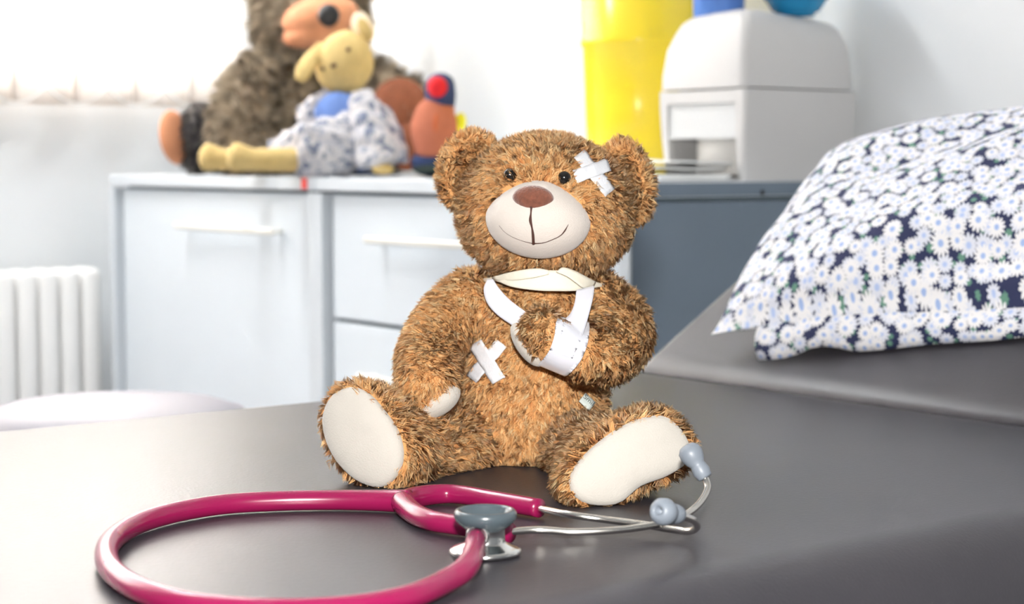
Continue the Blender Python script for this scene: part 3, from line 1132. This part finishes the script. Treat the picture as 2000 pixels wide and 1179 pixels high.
def closed(P, n):
    m = len(P)
    Q = crom(np.vstack([P[-2:], P, P[:3]]), 8 * (m + 4) + 1)[16:16 + 8 * m + 1]
    d = np.concatenate([[0], np.cumsum(np.linalg.norm(np.diff(Q, axis=0), axis=1))])
    t = np.linspace(0, d[-1], n, endpoint=False)
    return np.column_stack([np.interp(t, d, Q[:, k]) for k in range(3)])


def foot(poly, cpx, F, n, hip, rad, ankle, nc=40):
    n = unit(n)
    c = L(cpx[0], cpx[1], F)
    O = closed(plane_pts(poly, c, n), nc)
    c = O.mean(0)
    off = O - c
    u = unit(np.cross(V3(0, 0, 1), n))
    w = np.cross(n, u)
    angs = np.arctan2(off @ w, off @ u)
    ax = unit(hip - c)
    eu = unit(np.cross(V3(0, 0, 1), -ax))
    ew = np.cross(-ax, eu)
    circ = np.outer(np.cos(angs), eu) + np.outer(np.sin(angs), ew)
    R = []
    for t, g, bl in ((0.0, 0.98, 0), (0.03, 1.05, 0), (0.10, 1.085, 0.05), (0.22, 1.06, 0.22), (0.36, 1.0, 0.55), (0.52, 1.0, 0.85), (0.72, 1, 1), (0.88, 1, 1), (1.0, 1, 1)):
        cen = c + (hip - c) * t
        rr = ankle + (rad - ankle) * max(0, (t - 0.4) / 0.6)
        R.append(cen + off * g * (1 - bl) + circ * rr * bl)
    for k in (0.8, 0.5):
        R.append(hip + (hip - c) * 0.05 + circ * rad * k)
    # smooth resample between stations
    R = np.array(R)
    R2 = crom(R.reshape(len(R), -1), 30).reshape(30, nc, 3)
    R2[..., 2] = np.maximum(R2[..., 2], COUCH + 0.0035)
    vf = rings(list(R2))
    ok = [True] * len(vf[1])
    ncap = nc
    for i in range(len(vf[1]) - 2 * nc, len(vf[1]) - nc):
        ok[i] = False
    # pad: domed cushion on the sole
    rows = []
    for k, hgt in ((1.0, 0.0), (1.0, 0.0018), (0.97, 0.0040), (0.90, 0.0058), (0.75, 0.0075), (0.5, 0.0090), (0.25, 0.0096), (0.05, 0.0097)):
        rows.append(c + off * k + n * (hgt + 0.0005))
    pad = rings(rows, False, True)
    return vf, ok, pad, (c, n, O)


soleL = [(688, 756), (652, 772), (634, 812), (640, 858), (662, 902), (700, 938), (745, 951), (778, 928), (790, 888), (780, 842), (752, 800), (722, 768)]
soleR = [(1290, 812), (1238, 820), (1185, 850), (1138, 890), (1112, 930), (1116, 962), (1148, 984), (1205, 983), (1248, 950), (1300, 930), (1340, 902), (1344, 868), (1322, 832)]
legL_b, okL, padL, infL = foot(soleL, (712, 853), 1.216, (-0.42, -0.88, 0.16), L(932, 876, 1.320), 0.030, 0.0245)
legR_b, okR, padR, infR = foot(soleR, (1228, 900), 1.152, (0.30, -0.92, 0.22), L(1112, 884, 1.315), 0.027, 0.0235)

T_torso, T_head, T_muz, T_aL, T_aR = bvh(torso_b), bvh(head_b), bvh(muzzle_b), bvh(armL_b), bvh(armR_b)

press = []          # fur pressed flat by tape and ribbon: x, y, z, radius, factor


def tape_strip(trees, c, d, ln, w, lift, n=12, m=6):
    """strip of tape laid over the fur: pixel centre, direction, length and width"""
    d = unit(V3(d[0], d[1], 0))[:2]
    e = np.array([-d[1], d[0]])
    G = np.zeros((n, m, 3)); N = np.zeros((n, m, 3))
    for i in range(n):
        for j in range(m):
            q = np.array(c) + d * ln * (i / (n - 1) - 0.5) + e * w * (j / (m - 1) - 0.5)
            p, nn = rc(trees, q[0], q[1], lift)
            G[i, j], N[i, j] = p, nn
            press.append((*(p - nn * lift), 0.0026, 0.45))
    G += N * (0.0004 * np.sin(np.arange(n) * 1.7))[:, None, None]
    return shell(G, N, 0.0007)


def strip_from(A, B, trees, lift, n=26, m=7, flat=0.3, thick=0.0006, clear=None, last=0):
    """ribbon whose two edges are pixel polylines (px, py[, distance]); lies on trees where no distance is given"""
    def pts(P):
        out = []
        for q in P:
            if len(q) == 3:
                out.append(L(*q))
            else:
                h_ = rc(trees, *q, lift)
                out.append(h_[0] if h_ is not None else L(q[0], q[1], 1.29))
        return out
    vf = ruled(pts(A), pts(B), n, m, thick)
    if clear:
        Vv = vf[0]
        for i in range(len(Vv)):
            if (i % (n * m)) // m >= n - last:
                continue
            d = Vector(Vv[i]) - CAMP
            dist = d.length
            d.normalize()
            for t in clear:
                h_, nn_, k_, dd = t.ray_cast(CAMP, d)
                if h_ is not None and dist > dd - 0.0048:
                    dist = dd - 0.0048
            Vv[i] = np.array(CAMP + d * dist)
    if flat is not None:
        for p in vf[0][:n * m:2]:
            press.append((*p, 0.0068, flat))
    return vf


LIFT = 0.0030
headT = [T_head]
pl1a = tape_strip(headT, (1157, 342), (60, 74), 92, 24, LIFT)
pl1b = tape_strip(headT, (1151, 339), (-75, 26), 66, 24, LIFT + 0.0008)
bellyT = [T_torso]
pl2a = tape_strip(bellyT, (957, 707), (42, 72), 84, 27, LIFT + 0.0008)
pl2b = tape_strip(bellyT, (955, 705), (-54, 66), 90, 24, LIFT)

neck = strip_from([(930, 545, 1.325), (962, 541, 1.303), (1000, 532, 1.286), (1045, 527, 1.279), (1080, 528, 1.277), (1112, 528, 1.281), (1145, 543, 1.290), (1172, 553, 1.305), (1190, 552, 1.325)],
                  [(935, 555, 1.325), (966, 548, 1.301), (1000, 560, 1.283), (1050, 567, 1.2755), (1085, 568, 1.275), (1118, 568, 1.279), (1145, 565, 1.288), (1172, 560, 1.303), (1190, 560, 1.325)], [], 0, 30, 7)
fold1 = strip_from([(961, 541, 1.3005), (990, 533, 1.287), (1020, 527, 1.279), (1050, 524, 1.2765), (1073, 528, 1.276)], [(964, 547, 1.3005), (1000, 548, 1.284), (1030, 544, 1.2765), (1052, 540, 1.2745), (1072, 535, 1.2745)], [], 0, 16, 5)
fold2 = strip_from([(1086, 531, 1.2745), (1100, 522, 1.2755), (1125, 530, 1.279), (1150, 543, 1.287), (1164, 550, 1.297)], [(1094, 533, 1.2725), (1110, 541, 1.274), (1125, 552, 1.2765), (1140, 562, 1.282), (1160, 559, 1.2955)], [], 0, 16, 5)
strapA = strip_from([(952, 545, 1.300), (945, 566, 1.2955), (952, 592, 1.2885), (972, 615, 1.2815), (1002, 636, 1.2755), (1024, 652, 1.272)],
                    [(963, 545, 1.2975), (974, 562, 1.2905), (992, 582, 1.2835), (1012, 598, 1.2775), (1026, 608, 1.2745), (1042, 622, 1.272)], [], 0, 26, 7, clear=[T_torso, T_aL])
n_arm0 = len(press)
strapB = strip_from([(1126, 566, 1.2795), (1122, 592, 1.270), (1114, 612, 1.262), (1102, 626, 1.254), (1096, 650, 1.2425), (1090, 690, 1.2375)],
                    [(1161, 558, 1.288), (1158, 582, 1.2755), (1149, 618, 1.262), (1140, 648, 1.2495), (1131, 672, 1.2415), (1118, 700, 1.2385)], [], 0, 26, 7, clear=[T_torso, T_aR])
loop = strip_from([(1092, 618, 1.275), (1086, 630, 1.2545), (1083, 655, 1.2435), (1072, 686, 1.2415), (1054, 709, 1.2475), (1052, 712, 1.262), (1058, 700, 1.276)],
                  [(1150, 628, 1.280), (1151, 645, 1.2625), (1147, 672, 1.2470), (1134, 704, 1.2425), (1110, 731, 1.2480), (1100, 732, 1.262), (1098, 716, 1.278)], [], 0, 34, 9, flat=0.1, clear=[T_aR], last=9)
tail = strip_from([(1226, 446, 1.345), (1232, 462, 1.343), (1223, 486, 1.343)], [(1238, 436, 1.338), (1241, 456, 1.336), (1226, 494, 1.340)], [], 0, 10, 4, None)
n_arm1 = len(press)
press.append((*L(1240, 455, 1.34), 0.012, 0.6))


def in_muzzle(P):
    q = (P - mc) @ muz_ax.T / np.array([0.0375, 0.031, 0.0278])
    return (q ** 2).sum(1) < 0.88


def in_torso_core(P):
    return np.zeros(len(P), bool)


pads = [(L(854, 782, 1.251), (0.0180, 0.0135, 0.0108), rot_axes(roll=-31)), (L(1030, 673, 1.2555), (0.0180, 0.0110, 0.0080), rot_axes(roll=56))]


def in_pads(P):
    k = np.zeros(len(P), bool)
    for c, r, ax in pads:
        q = (P - c) @ ax.T / (np.array(r) * 0.82)
        k |= (q ** 2).sum(1) < 1
    return k


comb_down = lambda P: np.tile(V3(0, -0.05, -0.7), (len(P), 1))


def comb_head(P):
    d = P - (mc + V3(0, -0.01, 0.004))
    d /= np.linalg.norm(d, axis=1)[:, None]
    return d * 0.5 + V3(0, 0, -0.12)


def comb_from(c, k=0.6, g=-0.25):
    return lambda P: k * (P - c) / (np.linalg.norm(P - c, axis=1)[:, None] + 1e-9) + V3(0, 0, g)


press.append((*rc([T_torso], 1137, 782)[0], 0.0075, 0.2))
DEN, FL = 280000.0, 0.0080
kw = dict(press=press, off=BB)
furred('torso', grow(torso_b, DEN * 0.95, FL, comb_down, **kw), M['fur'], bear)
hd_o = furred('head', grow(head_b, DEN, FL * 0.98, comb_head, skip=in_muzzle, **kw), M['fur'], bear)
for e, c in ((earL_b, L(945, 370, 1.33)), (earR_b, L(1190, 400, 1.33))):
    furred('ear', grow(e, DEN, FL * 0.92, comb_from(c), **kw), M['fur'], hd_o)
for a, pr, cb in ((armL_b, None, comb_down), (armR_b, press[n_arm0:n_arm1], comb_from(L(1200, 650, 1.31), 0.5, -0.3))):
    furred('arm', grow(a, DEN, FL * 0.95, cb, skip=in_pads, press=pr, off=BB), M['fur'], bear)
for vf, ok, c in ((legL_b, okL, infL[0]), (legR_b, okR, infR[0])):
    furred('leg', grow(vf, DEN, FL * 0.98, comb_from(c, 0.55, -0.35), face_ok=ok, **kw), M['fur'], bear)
part('foot_pad', padL, M['pad'], bear, BB)
part('foot_pad', padR, M['pad'], bear, BB)
for c, r, ax in pads:
    part('paw_pad', ellipsoid(c, r, ax, 30, 20), M['pad'], bear, BB)
mz = part('muzzle', muzzle_b, M['muzzle'], hd_o, BB)
npos, nnor = rc([T_muz], 1040, 383, -0.0028)
part('nose', ellipsoid(npos, (0.0146, 0.0085, 0.0096), rot_axes(roll=3, yaw=-6, pitch=-22), 36, 24, lambda p: np.column_stack([p[:, 0] * (1 - 0.22 * np.clip(-p[:, 2], 0, 1)), p[:, 1], p[:, 2]])), M['nose'], hd_o, BB)


def thread(name, pix, r, n):
    P = []
    for q in pix:
        P.append(rc([T_muz], q[0], q[1], 0.0002)[0])
    return part(name, tube(P, r, n, 8), M['stitch'], hd_o, BB)


thread('mouth_seam', [(1038, 402), (1037, 416), (1036, 430), (1039, 444), (1041, 458), (1042, 476)], [0.0010, 0.0006, 0.0011, 0.0007, 0.0010, 0.0011], 40)
thread('mouth_line', [(1042, 475), (1060, 474), (1078, 468), (1094, 460), (1103, 450), (1110, 438)], [0.0005, 0.00028, 0.00028, 0.0003, 0.0005, 0.00012], 30)
thread('mouth_line', [(1040, 475), (1020, 470), (1000, 462), (985, 452), (975, 440)], [0.00028, 0.00016, 0.00012, 0.0001, 0.0001], 30)
for px, py in ((999, 346), (1101, 351)):
    p, n = rc([T_head], px, py, 0.0030)
    part('eye', ellipsoid(p, (0.0048, 0.0042, 0.0048), None, 24, 16), M['eye'], hd_o, BB)

# sewn-in cloth label on the side of the belly
p, n = rc([T_torso], 1137, 782, 0.0062)
tx = unit(L(1147, 786, 1.29) - L(1128, 768, 1.29))
ty = unit(np.cross(n, tx))
if ty[2] < 0: ty = -ty
G = np.array([[p + tx * a + ty * b for b in np.linspace(-0.0062, 0.0030, 4)] for a in np.linspace(-0.0050, 0.0050, 5)])
N = np.tile(n, (5, 4, 1))
lb = part('cloth_label', shell(G, N, 0.0005), M['label'], bear, BB)
fc = bpy.data.curves.new('lettering', 'FONT')
fc.body = 'Smil'
fc.size = 0.0058
fc.align_x, fc.align_y = 'CENTER', 'CENTER'
tmp = bpy.data.objects.new('lettering', fc)
COL.objects.link(tmp)
bpy.context.view_layer.update()
me = bpy.data.meshes.new_from_object(tmp.evaluated_get(bpy.context.evaluated_depsgraph_get()))
bpy.data.objects.remove(tmp)
zz = np.cross(tx, ty)
if zz @ n < 0:
    zz = -zz
Mx = Matrix(((tx[0], ty[0], n[0], 0), (tx[1], ty[1], n[1], 0), (tx[2], ty[2], n[2], 0), (0, 0, 0, 1)))
me.transform(Matrix.Translation(Vector(p + n * 0.0005 - BB + ty * 0.0002)) @ Mx)
me.name = 'lettering'
link('lettering', me, M['black'], lb, False)

# sling and plasters: laid on the bear, things of their own
slb = L(1075, 735, 1.26)
sl = thing('ribbon_sling', 'white ribbon sling with a cream neck band holding up the teddy bear\'s arm', 'sling', W(slb), YAW)
for nm, vf, mt in (('neck_band', neck, 'cotton'), ('neck_band_fold', fold1, 'cotton'), ('neck_band_fold', fold2, 'cotton'), ('ribbon_strap', strapA, 'satin'), ('ribbon_strap', strapB, 'satin'), ('arm_loop', loop, 'satin'), ('knot_end', tail, 'cotton')):
    part(nm, vf, M[mt], sl, slb)
q = L(1157, 342, 1.27)
t = thing('plaster_cross', 'white tape plaster cross stuck above the teddy bear\'s eye', 'plaster', W(q), YAW)
part('tape_strip', pl1a, M['tape'], t, q); part('tape_strip', pl1b, M['tape'], t, q)
q = L(956, 706, 1.29)
t = thing('plaster_cross', 'white tape plaster cross stuck on the teddy bear\'s belly', 'plaster', W(q), YAW)
part('tape_strip', pl2a, M['tape'], t, q); part('tape_strip', pl2b, M['tape'], t, q)

# ------------------------------------------------------------------ stethoscope
TR = 0.0064
so = LZ(948, 1085, COUCH)
sg = thing('stethoscope', 'magenta tubed stethoscope lying in a loop in front of the teddy bear', 'stethoscope', W(so), YAW)
cp = LZ(948, 1083, COUCH)


def on_couch(pts, z=TR + 0.0005):
    out = []
    for q in pts:
        out.append(LZ(q[0], q[1], COUCH + (q[2] if len(q) > 2 else z)))
    return out


stem = cp + V3(-0.004, -0.012, 0.0135)
hose = [cp + V3(-0.0045, -0.0135, 0.0135)] + on_couch([(915, 1102, 0.0095), (870, 1135, 0.007), (800, 1165), (700, 1185), (580, 1193), (460, 1190), (350, 1176), (262, 1146), (214, 1106), (212, 1064), (256, 1028), (330, 1003), (430, 985), (540, 978), (650, 976), (740, 977, 0.0072), (800, 979, 0.0078)])
part('hose', tube(hose, [0.0052] + [TR] * 15 + [0.0068, 0.0075], 130, 20), M['tube_pink'], sg, so)
b1 = on_couch([(785, 980, 0.0076), (805, 973), (840, 966), (880, 964), (925, 969), (980, 979), (1054, 992)])
b2 = on_couch([(785, 980, 0.0076), (796, 992), (815, 1006), (845, 1017), (880, 1023), (930, 1030), (998, 1040)])
part('y_branch', join(tube(b1, [0.0072, 0.0070, 0.0066, 0.0062, 0.006, 0.006, 0.0059], 50, 20), tube(b2, [0.0072, 0.0070, 0.0066, 0.0062, 0.006, 0.006, 0.0059], 50, 20)), M['tube_pink'], sg, so)
m1 = [b1[-2] * 0.15 + b1[-1] * 0.85] + [L(1110, 1004, 1.068), L(1180, 1014, 1.062), L(1250, 1023, 1.052), L(1310, 1033, 1.040), L(1345, 1037, 1.030), L(1361, 1029, 1.022), L(1356, 1017, 1.014), L(1338, 1009, 1.006), L(1318, 1003, 0.998)]
m2 = [b2[-2] * 0.15 + b2[-1] * 0.85] + [L(1050, 1034, 1.032), L(1120, 1038, 1.030), L(1200, 1035, 1.032), L(1270, 1026, 1.040), L(1325, 1012, 1.052), L(1362, 987, 1.068), L(1382, 955, 1.082), L(1376, 930, 1.088), L(1369, 915, 1.090)]
for mp_, (ta_, tb2) in ((m1, (L(1322, 1004, 0.999), L(1282, 996, 0.982))), (m2, (L(1373, 925, 1.089), L(1355, 895, 1.092)))):
    e = part('ear_tube', tube(mp_, 0.0022, 70, 12), M['steel'], sg, so)
    ax = unit(tb2 - ta_)
    ln = np.linalg.norm(tb2 - ta_)
    pr = [(0.0, 0), (0.0042, 0.0), (0.0050, 0.001), (0.0058, 0.005), (0.0052, 0.0085), (0.0050, 0.0098), (0.0066, 0.0125), (0.0078, 0.0165), (0.0074, 0.0205), (0.0050, 0.0232), (0.0032, 0.0238), (0.0022, 0.0228), (0.0018, 0.018), (0, 0.018)]
    if mp_ is m2:
        pr = [(r * 0.95, z * 0.98) for r, z in pr]
    part('ear_tip', lathe(pr, ta_ - ax * 0.003, ax, 32), M['grey_rubber'], e, so)
# chest piece
cs = part('chest_piece', lathe([(0, 0.0006), (0.0190, 0.0006), (0.0203, 0.0014), (0.0206, 0.0026), (0.0198, 0.0038), (0.0180, 0.0046), (0.0122, 0.0068), (0.0112, 0.0080), (0.0110, 0.0165), (0.0130, 0.0185), (0.0135, 0.0195), (0.0, 0.0195)], cp, nc=64), M['chrome'], sg, so)
part('bell_rim', lathe([(0.0112, 0.0150), (0.0140, 0.0172), (0.0166, 0.0196), (0.0178, 0.0220), (0.0176, 0.0244), (0.0164, 0.0260), (0.0150, 0.0260), (0.0138, 0.0248), (0.0134, 0.0205), (0.0, 0.0205)][:-1] + [(0.0118, 0.0205), (0.0112, 0.0150)], cp, nc=64), M['bell_rim'], cs, so)
part('bell_cup', lathe([(0.0136, 0.0197), (0.0132, 0.0203), (0.006, 0.0197), (0.0025, 0.0196), (0.0020, 0.0188), (0, 0.0188)], cp, nc=48), M['chrome'], cs, so)
part('stem', tube([cp + V3(-0.0005, -0.004, 0.0125), stem], 0.0042, 4, 24), M['chrome'], cs, so)
dr = unit(hose[1] - hose[0])
part('stem_collar', lathe([(0.0040, -0.0035), (0.0062, -0.0035), (0.0066, -0.0025), (0.0066, -0.001), (0.0058, 0.0), (0.0040, 0.0), (0.0040, -0.0035)], stem + dr * 0.002, dr, 32), M['chrome'], cs, so)

# ------------------------------------------------------------------ stuffed animals on the left cabinet
gb = L(545, 336, 3.62); gb[2] = CAB
G_ = thing('plush_bear', 'big grey-brown plush bear with a tan muzzle slumped on the cabinet', 'plush toy', W(gb), YAW)


def big(rows, cap=(0.9, 0.9)):
    return loft([L(px, py, F) for px, py, F, a, b in rows], [a for *_, a, b in rows], [b for *_, b in rows], (1, 0, 0), 24, 28, cap)


bk = dict(per=5, width=0.003, spread=0.006, curl=0.005, lean=0.8, off=gb, flow_s=0.25)
bd = big([(560, 285, 3.60, 0.118, 0.10), (565, 235, 3.60, 0.122, 0.105), (580, 175, 3.62, 0.105, 0.09), (600, 115, 3.64, 0.085, 0.08)], (0.35, 0.6))
furred('body', grow(bd, 9000, 0.032, comb_down, **bk), M['grey_fur'], G_)
hdd = ellipsoid(L(608, 45, 3.60), (0.110, 0.10, 0.105), rot_axes(roll=8))
ho = furred('head', grow(hdd, 9000, 0.030, comb_down, **bk), M['grey_fur'], G_)
part('muzzle', ellipsoid(L(625, 35, 3.50), (0.075, 0.060, 0.042), rot_axes(roll=-12)), M['tan'], ho, gb)
part('lower_jaw', ellipsoid(L(606, 68, 3.505), (0.054, 0.052, 0.026), rot_axes(roll=-10)), M['tan'], ho, gb)
part('nose', ellipsoid(L(642, 30, 3.436), (0.021, 0.014, 0.022)), M['black'], ho, gb)
for px in (585, 660):
    part('eye', ellipsoid(L(px, -28, 3.51), (0.009, 0.006, 0.009)), M['eye'], ho, gb)
for px, py in ((505, -45), (705, -45)):
    furred('ear', grow(ellipsoid(L(px, py, 3.62), (0.035, 0.018, 0.04)), 8000, 0.02, comb_down, **bk), M['grey_fur'], ho)
# near arm hanging over the belly, far arm with a brown paw
ar = big([(520, 150, 3.54, 0.045, 0.045), (485, 205, 3.49, 0.055, 0.05), (482, 265, 3.46, 0.058, 0.05), (505, 305, 3.45, 0.05, 0.04)])
furred('arm', grow(ar, 9000, 0.030, comb_down, **bk), M['grey_fur'], G_)
ar = big([(690, 150, 3.60, 0.045, 0.04), (745, 170, 3.55, 0.045, 0.04), (790, 205, 3.52, 0.044, 0.038), (800, 270, 3.52, 0.036, 0.036)])
ao = furred('arm', grow(ar, 9000, 0.026, comb_down, **bk), M['grey_fur'], G_)
part('palm', ellipsoid(L(782, 205, 3.482), (0.055, 0.022, 0.052), rot_axes(roll=18)), M['brown_leather'], ao, gb)
part('palm', ellipsoid(L(796, 282, 3.482), (0.034, 0.024, 0.052), rot_axes(roll=4)), M['brown_leather'], ao, gb)
lg = big([(480, 290, 3.60, 0.05, 0.045), (420, 272, 3.58, 0.05, 0.055), (378, 270, 3.56, 0.045, 0.062)], (0.6, 0.4))
lo = furred('leg', grow(lg, 9000, 0.020, comb_down, **bk), M['dark_fur'], G_)
part('foot_sole', ellipsoid(L(341, 268, 3.55), (0.016, 0.045, 0.054), rot_axes(roll=-8, yaw=-25)), M['tan'], lo, gb)
lg = big([(640, 300, 3.56, 0.05, 0.045), (690, 300, 3.55, 0.05, 0.04), (760, 305, 3.53, 0.042, 0.034)], (0.6, 0.6))
furred('leg', grow(lg, 6000, 0.018, comb_down, **bk), M['dark_fur'], G_)

# the cream doll in a floral dress
db = L(690, 340, 3.22); db[2] = CAB
D_ = thing('lamb_doll', 'cream floppy-eared doll in a floral dress sitting against the big bear', 'doll', W(db), YAW)


def dl(rows, cap=(0.9, 0.9)):
    V, Fc = big(rows, cap)
    V[:, 2] = np.maximum(V[:, 2], CAB + 0.001)
    return V, Fc


part('torso', dl([(690, 325, 3.22, 0.066, 0.055), (690, 270, 3.22, 0.062, 0.055), (680, 220, 3.23, 0.046, 0.042), (676, 188, 3.235, 0.030, 0.030)], (0.2, 0.4)), M['doll_blue'], D_, db)
part('bib', ellipsoid(L(654, 214, 3.186), (0.037, 0.010, 0.030), rot_axes(roll=-25)), M['doll_blue'], D_, db)
hd2 = ellipsoid(L(673, 122, 3.22), (0.0525, 0.050, 0.058), rot_axes(roll=18), deform=lambda p: np.column_stack([p[:, 0] * (1 - 0.10 * np.clip(p[:, 2], 0, 1)), p[:, 1], p[:, 2]]))
ho2 = part('head', hd2, M['doll'], D_, db)
T_dh = bvh(hd2)
for px, py in ((631, 134), (680, 97)):
    p, n = rc([T_dh], px, py, 0.0)
    part('eye', ellipsoid(p, (0.0042, 0.003, 0.0042)), M['stitch'], ho2, db)
p, n = rc([T_dh], 652, 128, 0.0)
part('nose', ellipsoid(p, (0.006, 0.003, 0.004), rot_axes(roll=-15)), M['stitch'], ho2, db)
part('ear', dl([(626, 92, 3.215, 0.009, 0.009), (608, 114, 3.19, 0.014, 0.009), (594, 138, 3.175, 0.015, 0.009), (588, 152, 3.17, 0.012, 0.008)]), M['doll'], ho2, db)
e2 = ellipsoid(L(709, 54, 3.22), (0.019, 0.010, 0.029), rot_axes(roll=-24))
eo = part('ear', e2, M['doll_ear'], ho2, db)
part('ear_lining', ellipsoid(L(713, 58, 3.212), (0.011, 0.006, 0.022), rot_axes(roll=-24)), M['doll'], eo, db)
for pts in ([(560, 312, 3.27, 0.021, 0.021), (500, 312, 3.24, 0.0205, 0.0205), (440, 311, 3.22, 0.0190, 0.019), (406, 307, 3.215, 0.0265, 0.024)],
            [(600, 312, 3.15, 0.022, 0.021), (540, 312, 3.12, 0.021, 0.0205), (500, 312, 3.10, 0.0180, 0.0190), (462, 307, 3.095, 0.0265, 0.024)]):
    part('leg', dl(pts, (0.6, 0.7)), M['doll'], D_, db)


def ruffle(vf, amp, k):
    V, Fc = vf
    V = V.copy()
    V += amp * np.sin(V @ np.array([[310, 120, 40], [60, 280, 210], [140, 60, 330]]).T * k)
    V[:, 2] = np.maximum(V[:, 2], CAB + 0.001)
    return V, Fc


sk = dl([(690, 252, 3.19, 0.040, 0.036), (672, 275, 3.17, 0.056, 0.052), (640, 300, 3.15, 0.045, 0.062), (590, 306, 3.13, 0.032, 0.058)], (0.4, 0.25))
part('skirt', ruffle(sk, 0.0035, 0.6), M['dress'], D_, db)
sk = dl([(655, 252, 3.20, 0.030, 0.03), (605, 268, 3.20, 0.030, 0.034), (556, 285, 3.205, 0.022, 0.03), (530, 297, 3.21, 0.016, 0.026)], (0.5, 0.4))
part('skirt_hem', ruffle(sk, 0.003, 0.7), M['dress'], D_, db)
sv = dl([(706, 198, 3.17, 0.026, 0.028), (728, 240, 3.14, 0.038, 0.032), (742, 290, 3.12, 0.044, 0.032), (748, 318, 3.11, 0.042, 0.028)], (0.6, 0.3))
part('sleeve', ruffle(sv, 0.0035, 0.6), M['dress'], D_, db)
sv = dl([(640, 196, 3.22, 0.020, 0.022), (612, 214, 3.21, 0.022, 0.022), (592, 236, 3.205, 0.018, 0.02)], (0.6, 0.5))
part('sleeve', ruffle(sv, 0.003, 0.7), M['dress'], D_, db)
part('hand', ellipsoid(L(748, 330, 3.10), (0.020, 0.016, 0.010)), M['doll'], D_, db)

# small navy and salmon bird puppet
pb = L(850, 340, 3.12); pb[2] = CAB
B_ = thing('bird_puppet', 'small salmon plush bird with navy cap and red ball beak', 'plush toy', W(pb), YAW)
part('base', ellipsoid(L(850, 318, 3.12), (0.043, 0.04, 0.026)), M['navy'], B_, pb)
by = dl([(848, 292, 3.11, 0.034, 0.034), (848, 255, 3.11, 0.041, 0.038), (852, 225, 3.112, 0.037, 0.034), (858, 206, 3.115, 0.028, 0.028)], (0.6, 0.5))
part('body', by, M['orange_felt'], B_, pb)
T_by = bvh(by)
P = [rc([T_by], x, y, -0.001)[0] for x, y in ((853, 222), (850, 240), (849, 258))]
part('breast_stripe', tube(P, [0.002, 0.004, 0.002], 14, 10), M['orange_dark'], B_, pb)
cp_ = dl([(860, 206, 3.112, 0.0255, 0.026), (860, 185, 3.112, 0.0268, 0.027), (860, 168, 3.112, 0.0255, 0.026)], (0.15, 0.9))
part('cap', cp_, M['navy'], B_, pb)
part('beak_ball', ellipsoid(L(854, 170, 3.088), (0.0172, 0.013, 0.0185)), M['redball'], B_, pb)
part('wing', ellipsoid(L(896, 244, 3.125), (0.012, 0.02, 0.022), rot_axes(roll=15)), M['lime'], B_, pb)
part('tail', ellipsoid(L(842, 331, 3.085), (0.032, 0.02, 0.008)), M['green_dark'], B_, pb)
